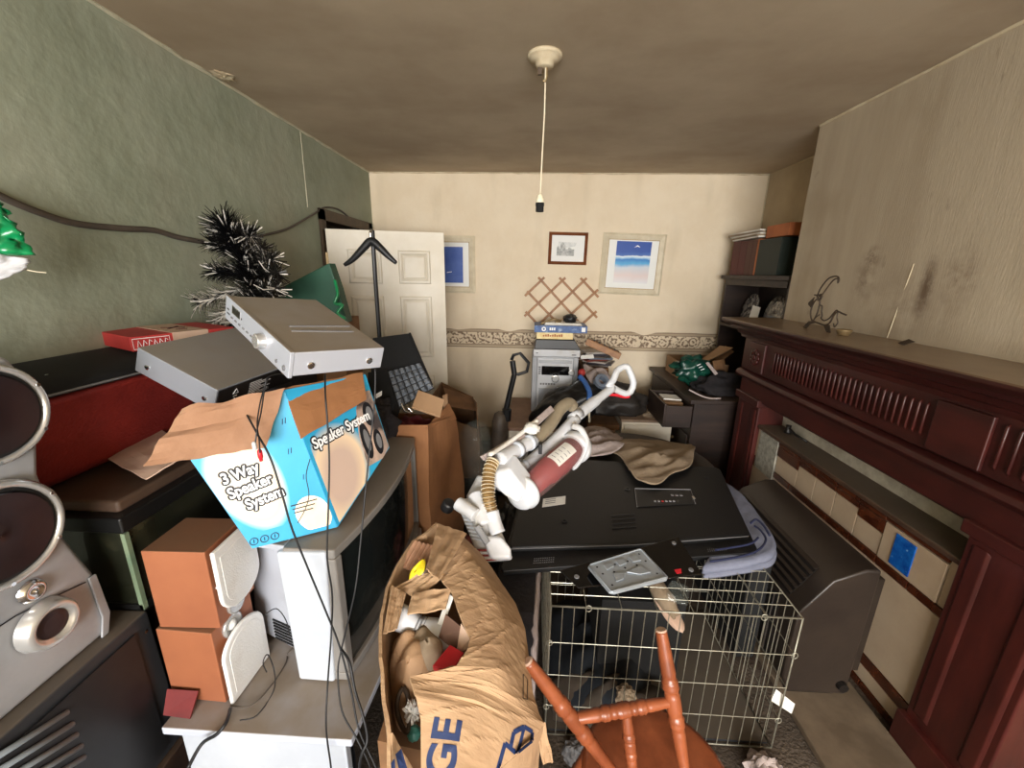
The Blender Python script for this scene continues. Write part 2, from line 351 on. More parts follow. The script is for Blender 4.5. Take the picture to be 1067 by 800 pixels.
def bil(q, u, v): return lerp(lerp(q[0], q[1], u), lerp(q[3], q[2], u), v)
def smoothpts(pts, k=6):
    pts = [Vector(p) for p in pts]; out = []
    for i in range(len(pts)-1):
        p0 = pts[max(i-1,0)]; p1 = pts[i]; p2 = pts[i+1]; p3 = pts[min(i+2,len(pts)-1)]
        for j in range(k):
            t = j/k
            out.append(.5*((2*p1)+(p2-p0)*t+(2*p0-5*p1+4*p2-p3)*t*t+(3*p1-p0-3*p2+p3)*t**3))
    out.append(pts[-1]); return out
def rotm(e, loc=(0,0,0)):
    m = Euler(e).to_matrix().to_4x4(); m.translation = loc; return m
D = math.radians
# ================================================================= THE SETTING
XL, XR, YB, YF, ZC = -1.40, 1.90, 3.73, -3.0, 2.40
XB = 1.545           # face of the chimney breast
DY0, DY1, DZ = 2.83, 3.62, 1.93
obj('floor', MB().box((XL-.1, YF-.1, -.1), (XR+.1, YB+.1, 0)), 'floor', kind='structure')
obj('ceiling', MB().box((XL-.1, YF-.1, ZC), (XR+.1, YB+.1, ZC+.1)), 'ceiling', kind='structure')
mb = MB(); mb.box((XL-.1, YF-.1, 0), (XL, DY0, ZC)); mb.box((XL-.1, DY0, DZ), (XL, DY1, ZC)); mb.box((XL-.1, DY1, 0), (XL, YB, ZC))
obj('wall_left', mb, 'wall_green', kind='structure')
obj('wall_back', MB().box((XL-.1, YB, 0), (XR+.1, YB+.1, ZC)), 'wall_cream', kind='structure')
obj('wall_right', MB().box((XR, YF-.1, 0), (XR+.1, YB, ZC)), 'wall_side', kind='structure')
obj('wall_chimney_breast', MB().box((XB, .60, 0), (XR, 2.59, ZC)), 'breast', kind='structure')
mb = MB(); wx0, wx1, wz0, wz1 = -1.15, 1.55, .80, 2.25
mb.box((XL, YF-.1, 0), (wx0, YF, ZC)); mb.box((wx1, YF-.1, 0), (XR, YF, ZC)); mb.box((wx0, YF-.1, 0), (wx1, YF, wz0)); mb.box((wx0, YF-.1, wz1), (wx1, YF, ZC))
obj('wall_front', mb, 'wall_cream', kind='structure')
mb = MB(); mb.box((XL-1.1, DY0-.5, 0), (XL-1.0, YB+.3, ZC)); mb.box((XL-1.1, YB+.2, 0), (XL-.1, YB+.3, ZC)); mb.box((XL-1.1, DY0-.6, 0), (XL-.1, DY0-.5, ZC)); mb.box((XL-1.1, DY0-.6, ZC), (XL-.1, YB+.3, ZC+.1)); mb.box((XL-1.1, DY0-.6, -.1), (XL-.1, YB+.3, 0))
obj('wall_hallway', mb, 'hall', kind='structure')
# window behind the camera
wn = struct('window_1', (0, YF, wz0))
mb = MB()
for x in (wx0, wx0+.90, wx0+1.80, wx1): mb.box((x-.03, YF-.08, wz0), (x+.03, YF-.02, wz1))
for z in (wz0, wz1): mb.box((wx0, YF-.08, z-.03), (wx1, YF-.02, z+.03))
obj('window_frame', mb, 'white_gloss', wn)
for i in range(3): obj('pane', MB().box((wx0+.03+i*.90, YF-.053, wz0+.03), (wx0+.87+i*.90, YF-.047, wz1-.03)), 'glass', wn)
obj('window_sill', MB().box((wx0-.05, YF-.02, wz0-.04), (wx1+.05, YF+.14, wz0-.0)), 'white_gloss', wn)
# skirtings
mb = MB(); mb.box((XL, YF, 0), (XL+.02, DY0-.05, .14)); obj('baseboard_left', mb, 'skirt', kind='structure')
mb = MB(); mb.box((XL, YB-.02, 0), (XR, YB, .14)); obj('baseboard_back', mb, 'skirt', kind='structure')
mb = MB(); mb.box((XR-.02, 2.6, 0), (XR, YB-.02, .14)); obj('baseboard_right', mb, 'skirt', kind='structure')
# wallpaper border with torn upper edge
def bordermat():
    m = bpy.data.materials.new('floral_border'); m.use_nodes = True; nt = m.node_tree; N = nt.nodes; L = nt.links; b = N['Principled BSDF']; b.inputs['Roughness'].default_value = .8
    tc = N.new('ShaderNodeTexCoord'); sp = N.new('ShaderNodeSeparateXYZ'); L.new(tc.outputs['Object'], sp.inputs[0])
    mp = N.new('ShaderNodeMapping'); mp.inputs['Scale'].default_value = (9, 9, 9); L.new(tc.outputs['Object'], mp.inputs[0])
    nz = N.new('ShaderNodeTexNoise'); nz.inputs['Scale'].default_value = 5; nz.inputs['Detail'].default_value = 3; L.new(mp.outputs[0], nz.inputs['Vector'])
    vo = N.new('ShaderNodeTexVoronoi'); vo.feature = 'F1'; vo.inputs['Scale'].default_value = 1.35
    mx0 = N.new('ShaderNodeMix'); mx0.data_type = 'VECTOR'; mx0.inputs['Factor'].default_value = .12; L.new(mp.outputs[0], mx0.inputs['A']); L.new(nz.outputs['Color'], mx0.inputs['B']); L.new(mx0.outputs['Result'], vo.inputs['Vector'])
    wv = N.new('ShaderNodeMath'); wv.operation = 'SINE'; mu = N.new('ShaderNodeMath'); mu.operation = 'MULTIPLY'; mu.inputs[1].default_value = 22; L.new(vo.outputs['Distance'], mu.inputs[0]); L.new(mu.outputs[0], wv.inputs[0])
    n2 = N.new('ShaderNodeTexNoise'); n2.inputs['Scale'].default_value = 46; n2.inputs['Detail'].default_value = 2; L.new(tc.outputs['Object'], n2.inputs['Vector'])
    ad = N.new('ShaderNodeMath'); ad.operation = 'MULTIPLY'; L.new(n2.outputs['Fac'], ad.inputs[0]); ad.inputs[1].default_value = 1.0
    a2 = N.new('ShaderNodeMath'); a2.operation = 'MULTIPLY_ADD'; L.new(wv.outputs[0], a2.inputs[0]); a2.inputs[1].default_value = .13; L.new(ad.outputs[0], a2.inputs[2])
    r = N.new('ShaderNodeValToRGB'); r.color_ramp.elements[0].position = .47; r.color_ramp.elements[0].color = S(222,204,176); r.color_ramp.elements[1].position = .62; r.color_ramp.elements[1].color = S(126,104,84); L.new(a2.outputs[0], r.inputs[0])
    # bands by height: local z runs 0 .. .175
    cr = N.new('ShaderNodeValToRGB'); cr.color_ramp.interpolation = 'CONSTANT'; mr = N.new('ShaderNodeMapRange'); mr.inputs['From Max'].default_value = .175; L.new(sp.outputs['Z'], mr.inputs['Value']); L.new(mr.outputs[0], cr.inputs[0])
    E_ = cr.color_ramp.elements; E_[0].position = 0; E_[0].color = S(150,128,104); E_[1].position = .05; E_[1].color = S(198,180,152)
    for p_, c_ in ((.13, S(140,118,96)), (.17, S(186,164,136)), (.2, (0,0,0,1)), (.8, S(140,118,96)), (.83, S(178,158,132)), (.93, S(150,128,104))):
        e = E_.new(p_); e.color = c_
    # mask: floral where .2 < z < .8
    g1 = N.new('ShaderNodeMath'); g1.operation = 'GREATER_THAN'; g1.inputs[1].default_value = .2; L.new(mr.outputs[0], g1.inputs[0])
    g2 = N.new('ShaderNodeMath'); g2.operation = 'LESS_THAN'; g2.inputs[1].default_value = .8; L.new(mr.outputs[0], g2.inputs[0])
    g = N.new('ShaderNodeMath'); g.operation = 'MULTIPLY'; L.new(g1.outputs[0], g.inputs[0]); L.new(g2.outputs[0], g.inputs[1])
    mx = N.new('ShaderNodeMix'); mx.data_type = 'RGBA'; L.new(g.outputs[0], mx.inputs['Factor']); L.new(cr.outputs[0], mx.inputs['A']); L.new(r.outputs[0], mx.inputs['B']); L.new(mx.outputs['Result'], b.inputs['Base Color'])
    return m
random.seed(3)
mb = MB(); n = 90
top = []
for i in range(n+1):
    x = XL+.01+(XR-XL-.02)*i/n
    t = .172+.006*noise.noise(Vector((x*6, 0, 1)))
    for cx, wd, dp in ((-.20, .10, .022), (-.66, .10, .012), (1.02, .10, .03), (.30, .1, .0)):
        t -= dp*max(0, 1-abs(x-cx)/wd)
    top.append((x, t))
def bz(x): return .925-.012*(.4-x)*0.3
mb.grid(lambda u, v: (top[int(round(u*n))][0], YB-.0035-.003*v*(1 if v > .9 else 0), .925+top[int(round(u*n))][1]*v), n, 10, 0)
bo = obj('trim_1', mb, bordermat(), kind='structure', fixn=False)
# ragged pale filler lines where walls meet the ceiling
def ragged(name, a, b, r, seed, m='skirt'):
    pts = []; rr = []; L_ = (Vector(b)-Vector(a)).length; k = max(8, int(L_/.07))
    for i in range(k+1):
        t = i/k; p = lerp(a, b, t); q = noise.noise(Vector((t*L_*9+seed, seed, 0)))
        pts.append(p+Vector((q*.004, q*.004, q*.006))); rr.append(r*(.6+.9*abs(noise.noise(Vector((seed, t*L_*6, 0))))))
    obj(name, MB().tube(pts, rr, 6), m, kind='structure')
M['filler_g'] = mat('filler_greenish', S(170,168,146), S(190,184,160), 12, .8)
M['filler_c'] = mat('filler_cream', S(206,194,166), S(190,172,142), 12, .8)
ragged('trim_2', (XL, YF, ZC-.004), (XL, YB, ZC-.004), .010, 1, M['filler_g'])
ragged('trim_3', (XL, YB-.003, ZC-.003), (XR, YB-.003, ZC-.003), .010, 2, M['filler_c'])
ragged('trim_4', (XB, .6, ZC-.004), (XB, 2.59, ZC-.004), .010, 3, M['filler_c'])
ragged('trim_5', (XR, 2.6, ZC-.004), (XR, YB, ZC-.004), .008, 4, M['wall_side'])
ragged('trim_6', (XR-.004, YB-.004, .6), (XR-.004, YB-.004, ZC), .008, 5, M['filler_c'])
ragged('trim_7', (XL+.001, 2.66, 1.97), (XL+.001, 2.67, ZC), .004, 6, M['filler_g'])
tag(obj('plaster_flake', MB().blob((XL+.05, 1.98, ZC-.004), (.035, .05, .006), .4, 3, 2, 8), 'filler_c'), 'pale flake of loose filler where the green wall meets the ceiling', 'plaster')
ragged('trim_8', (XB, 1.835, 1.35), (XB, 1.80, 1.66), .0022, 9, M['filler_c'])
# ---- door, open into the room, hinged on the near jamb
dr = struct('door_1', (XL, DY0, 0))
mb = MB(); mb.box((XL-.1, DY0-.05, 0), (XL+.018, DY0+.015, DZ+.05)); mb.box((XL-.1, DY1-.015, 0), (XL+.018, DY1+.05, DZ+.05)); mb.box((XL-.1, DY0-.05, DZ-.015), (XL+.018, DY1+.05, DZ+.055))
obj('door_frame', mb, 'dark_oak', dr)
A = Vector((-1.372, 2.80, .02)); Bv = Vector((-.625, 3.00, .02)); ux = (Bv-A).normalized(); un_ = Vector((ux.y, -ux.x, 0)); W_ = (Bv-A).length; H_ = 1.84
def dm(): 
    m = Matrix((ux, un_, Vector((0,0,1)))).transposed().to_4x4(); m.translation = A; return m
dmx = dm()
mb = MB().box((0, -.035, 0), (W_, 0, H_), dmx)
lf = obj('door_leaf', mb, 'white_gloss', dr, bevel=.002)
cols = [(.125, .345), (.455, .675)]
rows = [(1.49, 1.715), (.96, 1.405), (.16, .82)]
for r0, r1 in rows:
    for c0, c1 in cols:
        m_ = MB()
        # raised-and-fielded panel: outer moulding ridge, sunk channel, field
        def ring(a, ya, b_, yb, m_=m_, c0=c0, c1=c1, r0=r0, r1=r1):
            o = [(c0+a, ya, r0+a), (c1-a, ya, r0+a), (c1-a, ya, r1-a), (c0+a, ya, r1-a)]
            i = [(c0+b_, yb, r0+b_), (c1-b_, yb, r0+b_), (c1-b_, yb, r1-b_), (c0+b_, yb, r1-b_)]
            m_.add(o+i, [(k, (k+1)%4, (k+1)%4+4, k+4) for k in range(4)], dmx)
        ring(0, .0, .008, .009); ring(.008, .009, .018, .009); ring(.018, .009, .032, .001); ring(.032, .001, .045, .006)
        m_.add([(c0+.045, .006, r0+.045), (c1-.045, .006, r0+.045), (c1-.045, .006, r1-.045), (c0+.045, .006, r1-.045)], [(0,1,2,3)], dmx)
        obj('panel', m_, 'white_gloss', lf)
for z in (.25, 1.6): obj('hinge', MB().box((-.012, -.03, z), (.004, .004, z+.09), dmx), 'brass', lf)

# ================================================================= FIREPLACE
fp = thing('fireplace_surround', 'dark red mahogany fireplace surround with fluted frieze under a dusty shelf', 'fireplace', (1.40, 1.73, 0))
LG = [(2.33, 2.57), (.90, 1.14)]   # pilaster y ranges
# shelf: moulded edge profile extruded along y, mitred plain
def prof_y(prof, y0, y1): # profile list (x,z)
    return MB().prism([(x, y0, z) for x, z in prof], (0, y1-y0, 0))
obj('mantel_shelf', prof_y([(XB, 1.315), (1.225, 1.315), (1.215, 1.322), (1.205, 1.335), (1.205, 1.345), (1.212, 1.350), (XB, 1.350)], .78, 2.66), 'mantel_top', fp, bevel=.002)
obj('cornice', prof_y([(XB, 1.235), (1.325, 1.235), (1.318, 1.255), (1.30, 1.262), (1.285, 1.285), (1.255, 1.295), (1.245, 1.314), (XB, 1.314)], .83, 2.62), 'mahog', fp, bevel=.002)
obj('frieze', prof_y([(XB, 1.04), (1.35, 1.04), (1.335, 1.05), (1.335, 1.234), (XB, 1.234)], .88, 2.58), 'mahog', fp)
obj('bead_moulding', prof_y([(XB, .985), (1.345, .985), (1.325, .995), (1.312, 1.012), (1.318, 1.03), (1.335, 1.04), (XB, 1.04)], .86, 2.60), 'mahog', fp, bevel=.003)
obj('header', prof_y([(XB, .885), (1.355, .885), (1.345, .895), (1.345, .985), (XB, .985)], .90, 2.57), 'mahog', fp)
# fluted run in the frieze: three groups with carved blocks
def flute(y, dy=.0135, z0=1.085, z1=1.205):
    return MB().tube([(1.336, y, z0), (1.331, y, z0+.01), (1.331, y, z1-.01), (1.336, y, z1)], [.0015, .0048, .0048, .0015], 6)
y = 1.36
ys = []
while y < 2.26: ys.append(y); y += .0285
for yy in ys: obj('flute', flute(yy), 'mahog_v', fp, smooth=True)
for yy in (1.02, 1.055, 1.09, 1.125): obj('flute', flute(yy, z0=1.075, z1=1.215), 'mahog_v', fp, smooth=True)
for yc in (2.42, 1.24):
    blk = obj('carved_block', MB().box((1.322, yc-.085, 1.055), (1.336, yc+.085, 1.225)), 'mahog', fp, bevel=.004)
    if yc < 2: continue
    mb = MB()
    for k in range(8):
        a = 2*PI*k/8; mb.blob((1.318, yc+.034*math.cos(a), 1.14+.034*math.sin(a)), (.007, .016, .016), .1, 2, k, 6)
    mb.blob((1.316, yc, 1.14), (.010, .018, .018), .1, 2, 3, 6)
    obj('rosette', mb, 'mahog', blk, smooth=True)
for y0, y1 in LG:
    lg = obj('pilaster', MB().box((1.345, y0, 0.0), (XB, y1, .885)), 'mahog_v', fp, bevel=.006)
    mb = MB()
    for yy in (y0+.045, y1-.045): mb.prism([(1.346, yy-.028, .17), (1.339, yy-.018, .18), (1.339, yy+.018, .18), (1.346, yy+.028, .17)], (0, 0, .66))
    obj('raised_band', mb, 'mahog_v', lg, bevel=.003)
    obj('plinth', MB().box((1.325, y0-.012, 0), (XB, y1+.012, .14)), 'mahog_v', fp, bevel=.005)
    obj('capital', MB().prism([(1.325, y0-.012, .86), (1.325, y1+.012, .86), (1.325, y1+.012, .905), (1.325, y0-.012, .905)], (.2, 0, 0)), 'mahog', fp, bevel=.006)
# tiled insert
tf = thing('tiled_fireplace', 'cream tiled fireplace with brown tile bands and one blue glazed picture tile', 'fireplace', (1.45, 1.73, 0))
TX = 1.372
obj('backing', MB().box((TX+.004, 1.14, 0), (XB, 2.33, .735)), 'tile_grey', tf)
obj('ledge', MB().prism([(1.355, 1.14, .735), (1.355, 2.33, .735), (XB, 2.33, .735), (XB, 1.14, .735)], (0, 0, .022)), 'ledge', tf, bevel=.006)
obj('upstand', MB().box((XB-.05, 1.14, .757), (XB, 2.33, .885)), mat('pale_plaster', S(190,180,160), S(160,150,132), 12, .85), tf)
def tile(y0, y1, z0, z1, m, pr=0.0, label=None, g=.0025):
    return obj('tile', MB().box((TX-.004-pr, y0+g, z0+g), (TX+.004, y1-g, z1-g)), m, tf, bevel=.0015, label=label)
# vertical joints along y (near to far)
ycuts = [1.14, 1.19, 1.42, 1.55, 1.68, 1.81, 1.94, 2.07, 2.12, 2.30, 2.33]
# top brown band (stepped, deeper at the two ends of the middle run)
for a, b_, z in ((1.42, 1.55, .655), (1.55, 1.68, .685), (1.68, 1.81, .685), (1.81, 1.94, .685), (1.94, 2.12, .655)):
    tile(a, b_, z, .712, 'tile_brown', .003); tile(a, b_, .712, .735, 'tile_brown', .005)
tile(1.14, 1.18, .56, .735, 'tile_cream')
tile(1.18, 1.42, .56, .715, 'tile_cream', .004); tile(1.18, 1.42, .715, .735, 'tile_brown', .004)
obj('picture_tile', MB().box((TX-.012, 1.285, .575), (TX-.006, 1.365, .70)), 'tile_blue', tf, bevel=.002, label='blue glazed picture tile')
for a, b_, z in ((1.42, 1.55, .655), (1.55, 1.68, .685), (1.68, 1.81, .685), (1.81, 1.94, .685), (1.94, 2.12, .655)): tile(a, b_, .56, z, 'tile_cream')
tile(2.12, 2.30, .50, .735, 'tile_grey', .006, label='grey marbled tile')
tile(2.30, 2.33, .56, .735, 'tile_cream')
for k in range(7):
    a = 1.14+k*.14; tile(a, min(a+.14, 2.12), .525, .56, 'tile_brown', .003)
for a, b_ in ((1.14, 1.46), (1.46, 1.72), (1.72, 1.98), (1.98, 2.12), (2.12, 2.33)):
    tile(a, b_, .15, .525 if b_ != 2.33 else .50, 'tile_cream', g=.0015); tile(a, b_, .10, .15, 'tile_brown', .003); tile(a, b_, .035, .10, 'tile_cream')
for k in range(6): tile(1.14+k*.2, min(1.34+k*.2, 2.33), 0.0, .035, 'tile_brown', .003)
tag(obj('hearth_slab', MB().box((1.02, .95, 0), (1.325, 2.45, .03)), mat('hearth', S(120,104,86), S(96,82,66), 6, .6), bevel=.006), 'dusty brown hearth slab in front of the gas fire', 'hearth')
# odds on the ledge
tag(obj('gas_tap', MB().lathe([(0,.018),(.01,.02),(.03,.012),(.045,.014)], (1.45, 2.20, .757), (0,0,1), 12).tube([(1.45,2.20,.79),(1.44,2.12,.78),(1.46,2.05,.77)], .006), 'fireblack', smooth=True), 'small black tap and pipe at the far end of the tiled ledge', 'tap')
# ---- gas fire
gf = thing('gas_fire', 'dark brown enamelled gas fire standing on the hearth before cream tiles', 'heater', (1.14, 1.6, .03))
prof = [(1.03, .05), (1.00, .12), (1.00, .42), (1.095, .565), (1.20, .615), (1.25, .615), (1.25, .05)]
obj('casing', MB().prism([(x, 1.26, z) for x, z in prof], (0, .66, 0)), 'firebrown', gf, bevel=.010, seg=3)
obj('flue_box', MB().box((1.25, 1.36, .06), (1.366, 1.84, .50)), 'firebrown', gf)
for k in range(7):
    z = .515+k*.0
obj('grille_recess', MB().slab([(1.008, 1.33, .438), (1.008, 1.87, .438), (1.090, 1.87, .562), (1.090, 1.33, .562)], .003), 'fireblack', gf)
for k in range(6):
    p = lerp((1.008, 0, .438), (1.090, 0, .562), .06+k*.17)
    obj('louvre', MB().slab([(p.x-.008, 1.33, p.z+.008), (p.x+.010, 1.33, p.z+.014), (p.x+.010, 1.87, p.z+.014), (p.x-.008, 1.87, p.z+.008)], .003), 'firebrown', gf)
obj('grille', MB().box((.996, 1.36, .12), (1.002, 1.84, .40)), 'fireblack', gf)
for k in range(10): obj('grille_bar', MB().tube([(.990, 1.385+k*.048, .12), (.990, 1.385+k*.048, .40)], .004, 6), 'chrome', gf)
obj('control_knob', MB().lathe([(0,.02),(.02,.018)], (1.22, 1.262, .10), (0,-1,0), 12), 'fireblack', gf)
obj('foot', MB().box((1.04, 1.28, .03), (1.22, 1.30, .052)), 'fireblack', gf); obj('foot', MB().box((1.04, 1.88, .03), (1.22, 1.90, .052)), 'fireblack', gf)
# ---- mantel ornaments
g = thing('goat_ornament', 'rusty wire goat figure with long curved horns on the mantelpiece', 'ornament', (1.40, 2.04, 1.35))
def gp(px, pz): # local drawing: px right (towards -y), pz up
    return (1.40, 2.19-px, 1.35+pz)
W2 = lambda pts, r, k=5: MB().tube(smoothpts([gp(*p) for p in pts], k), r, 6)
obj('horn', W2([(.075,.155),(.09,.20),(.13,.245),(.18,.255),(.20,.24),(.195,.225)], .0035), 'iron', g, smooth=True)
obj('horn', W2([(.10,.155),(.125,.19),(.16,.235),(.19,.245),(.195,.23)], .0035), 'iron', g, smooth=True)
obj('head', W2([(.055,.165),(.08,.165),(.105,.17),(.10,.15),(.075,.145),(.055,.11),(.055,.07),(.08,.04),(.10,.075),(.105,.12),(.10,.15)], .0035), 'iron', g, smooth=True)
obj('muzzle', MB().prism([gp(.055,.155), gp(.02,.125), (1.40, 2.19-.022, 1.35+.115), gp(.05,.10)], (.004,0,0)), 'iron', g)
obj('ear', W2([(.08,.145),(.09,.16),(.11,.165),(.105,.145),(.085,.14)], .003), 'iron', g, smooth=True)
obj('body', W2([(.08,.04),(.12,.035),(.17,.03),(.20,.045),(.215,.08),(.235,.10),(.26,.095),(.29,.09)], .004), 'iron', g, smooth=True)
obj('body', W2([(.105,.12),(.125,.115),(.13,.09),(.14,.07),(.135,.06),(.16,.05),(.19,.065),(.21,.09),(.225,.105),(.235,.10)], .003), 'iron', g, smooth=True)
obj('tail', W2([(.235,.10),(.24,.07),(.25,.05),(.235,.03),(.225,.045)], .003), 'iron', g, smooth=True)
obj('beard', W2([(.08,.04),(.10,.06),(.12,.075)], .0025), 'iron', g)
obj('leg', MB().prism([gp(.085,.04), gp(.05,.035), gp(.015,.002), gp(.045,.0), gp(.065,.022), gp(.105,.034)], (.004,0,0)), 'iron', g)
obj('leg', MB().prism([gp(.16,.03), gp(.20,.035), gp(.215,.0), gp(.19,.0)], (.004,0,0)), 'iron', g)
tag(obj('small_dish', MB().lathe([(0,.018),(.004,.022),(.022,.030),(.026,.031),(.024,.028),(.008,.019),(.007,.001)], (1.40, 1.89, 1.35), (0,0,1), 20, cap=True), 'brass', smooth=True), 'small tarnished metal dish on the mantelpiece behind the goat', 'dish')
tag(obj('dead_leaf', MB().slab([(1.46,1.68,1.353),(1.45,1.64,1.351),(1.47,1.62,1.368),(1.48,1.66,1.372)], .002), 'iron'), 'small dark curled scrap lying on the mantelpiece', 'scrap')
# ================================================================= ON THE BACK WALL
def framed(name, label, cat, x0, x1, z0, z1, fw, m, rot=0, mountw=.0, innerm=None):
    cx, cz = (x0+x1)/2, (z0+z1)/2; hw, hh = (x1-x0)/2, (z1-z0)/2
    t = thing(name, label, cat, (cx, YB-.001, z0))
    R_ = Matrix.Translation((cx, YB-.001, cz)) @ Matrix.Rotation(rot, 4, 'Y')
    mb = MB()
    o = [(-hw,0,-hh),(hw,0,-hh),(hw,0,hh),(-hw,0,hh)]
    a, b_, c = hw-fw*.35, hh-fw*.35, .02
    o1 = [(-hw,-.014,-hh),(hw,-.014,-hh),(hw,-.014,hh),(-hw,-.014,hh)]
    o2 = [(-a,-.024,-b_),(a,-.024,-b_),(a,-.024,b_),(-a,-.024,b_)]
    a2, b2 = hw-fw, hh-fw
    o3 = [(-a2,-.012,-b2),(a2,-.012,-b2),(a2,-.012,b2),(-a2,-.012,b2)]
    rings = [o, o1, o2, o3]
    fs = []
    for k in range(3):
        for j in range(4): fs.append((k*4+j, k*4+(j+1)%4, (k+1)*4+(j+1)%4, (k+1)*4+j))
    mb.add([p for r_ in rings for p in r_], fs, R_)
    obj('frame', mb, m, t)
    if innerm:
        mb = MB(); e = .006
        for q in (((-a2,-.0125,-b2),(a2,-.0105,-b2+e)), ((-a2,-.0125,b2-e),(a2,-.0105,b2)), ((-a2,-.0125,-b2),(-a2+e,-.0105,b2)), ((a2-e,-.0125,-b2),(a2,-.0105,b2))): mb.box(*q, R_)
        obj('inner_slip', mb, innerm, t)
    obj('mount', MB().box((-a2-.002,-.008,-b2-.002), (a2+.002,-.004,b2+.002), R_), 'mount', t)
    return t, R_, a2, b2
def seamat():
    m = bpy.data.materials.new('beach_print'); m.use_nodes = True; nt = m.node_tree; N = nt.nodes; L = nt.links; b = N['Principled BSDF']; b.inputs['Roughness'].default_value = .5
    tc = N.new('ShaderNodeTexCoord'); sp = N.new('ShaderNodeSeparateXYZ'); L.new(tc.outputs['Generated'], sp.inputs[0])
    nz = N.new('ShaderNodeTexNoise'); nz.inputs['Scale'].default_value = 3; L.new(tc.outputs['Generated'], nz.inputs['Vector'])
    ma = N.new('ShaderNodeMath'); ma.operation = 'MULTIPLY_ADD'; ma.inputs[1].default_value = .12; L.new(nz.outputs['Fac'], ma.inputs[0]); L.new(sp.outputs['Z'], ma.inputs[2])
    sb = N.new('ShaderNodeMath'); sb.operation = 'SUBTRACT'; sb.inputs[1].default_value = .06; L.new(ma.outputs[0], sb.inputs[0])
    r = N.new('ShaderNodeValToRGB'); E_ = r.color_ramp.elements; E_[0].position = 0; E_[0].color = S(230,228,230); E_[1].position = 1; E_[1].color = S(26,72,160)
    for p_, c_ in ((.2, S(226,208,204)), (.38, S(206,212,220)), (.46, S(86,172,220)), (.56, S(30,120,196)), (.6, S(150,196,230)), (.645, S(236,240,244)), (.665, S(60,106,180)), (.75, S(30,76,164))):
        e = E_.new(p_); e.color = c_
    L.new(sb.outputs[0], r.inputs[0]); L.new(r.outputs[0], b.inputs['Base Color']); return m
t, R_, a, b_ = framed('framed_picture', 'pale framed print of a turquoise beach under deep blue sky on the back wall', 'picture', .592, 1.125, 1.425, 1.935, .05, 'tanframe', .025, innerm='gold')
obj('print', MB().box((-.145,-.0095,-.155), (.15,-.0085,.19), R_), seamat(), t)
mb = MB(); mb.prism([R_ @ Vector(p) for p in [(.005,-.0098,.14),(.03,-.0098,.162),(.05,-.0098,.15),(.055,-.0098,.143),(.03,-.0098,.15)]], R_.to_3x3() @ Vector((0,-.0005,0)))
obj('cloud_mark', mb, 'inkwhite', t)
t, R_, a, b_ = framed('framed_picture', 'small brown framed pencil drawing of a castle between the two beach prints', 'picture', .135, .468, 1.672, 1.938, .026, 'brownframe', .012)
M['pencil'] = mat('pencil_print', S(150,152,150), S(206,206,202), 40, .8, detail=8)
M['pencil2'] = mat('pencil_pale', S(206,208,206), S(232,232,228), 30, .8)
obj('drawing', MB().box((-.095,-.0092,-.06), (.055,-.0085,-.005), R_), 'pencil', t)
mb = MB()
for x0, x1, zt in ((-.095,-.075,.02),(-.065,-.05,.045),(-.052,-.035,.052),(-.035,-.02,.03),(.0,.03,.012)): mb.prism([R_ @ Vector(p) for p in ((x0,-.0094,-.02),(x1,-.0094,-.02),(x1,-.0094,zt-.01),((x0+x1)/2,-.0094,zt),(x0,-.0094,zt-.01))], R_.to_3x3() @ Vector((0,-.0006,0)))
obj('drawn_tower', mb, 'pencil', t)
obj('drawn_sky', MB().prism([R_ @ Vector(p) for p in ((-.09,-.009,-.005),(.06,-.009,.02),(.075,-.009,.05),(-.08,-.009,.055))], R_.to_3x3() @ Vector((0,-.0003,0))), 'pencil2', t)
t, R_, a, b_ = framed('framed_picture', 'pale framed print with deep blue panel half hidden behind the white door', 'picture', -1.02, -.503, 1.415, 1.90, .05, 'tanframe', 0, innerm='gold')
M['deepblue'] = mat('deep_blue_print', S(42,78,160), S(70,100,176), 5, .5)
obj('print', MB().box((-.14,-.0095,-.155), (.15,-.0085,.15), R_), 'deepblue', t)
obj('cloud_mark', MB().prism([R_ @ Vector(p) for p in ((.0,-.0098,-.07),(.05,-.0098,-.064),(.05,-.0098,-.058),(.01,-.0098,-.062))], R_.to_3x3() @ Vector((0,-.0005,0))), 'inkwhite', t)
# expanding lattice rack
lt = thing('lattice_rack', 'expanding pine lattice rack hanging on the wall above the hi-fi', 'rack', (.26, YB, 1.12))
def lp(px, py): # drawing units of the lattice -> wall
    return Vector(((px-583.5)*.0088+.262, 0, 1.94-(py-242.6)*.00815))
back = [((549,304),(585,342)), ((560,289),(608,342)), ((581,289),(621,331)), ((602,289),(621,309)), ((548,326),(564,343))]
front = [((566,289),(547,309)), ((587,289),(547,331)), ((608,289),(559,343)), ((620,301),(580,343)), ((620,324),(602,343))]
for lst, y in ((back, YB-.010), (front, YB-.019)):
    for a, b_ in lst:
        A_, B_ = lp(*a), lp(*b_); d = (B_-A_).normalized(); nn = Vector((-d.z, 0, d.x))*.0105
        obj('lath', MB().prism([Vector((A_.x, y, A_.z))-nn, Vector((B_.x, y, B_.z))-nn, Vector((B_.x, y, B_.z))+nn, Vector((A_.x, y, A_.z))+nn], (0, .008, 0)), 'pine', lt, bevel=.001, seg=1)
for px, py in ((563,292),(584,292),(605,292),(552,306),(574,303),(595,303),(617,304),(563,315),(584,315),(606,315),(552,327),(574,327),(595,327),(617,327),(563,338),(584,338),(605,338)):
    q = lp(px, py); obj('peg', MB().lathe([(0,.005),(.02,.005),(.024,.007),(.03,.004)], (q.x, YB-.019, q.z), (0,-1,0), 8), 'pine', lt)
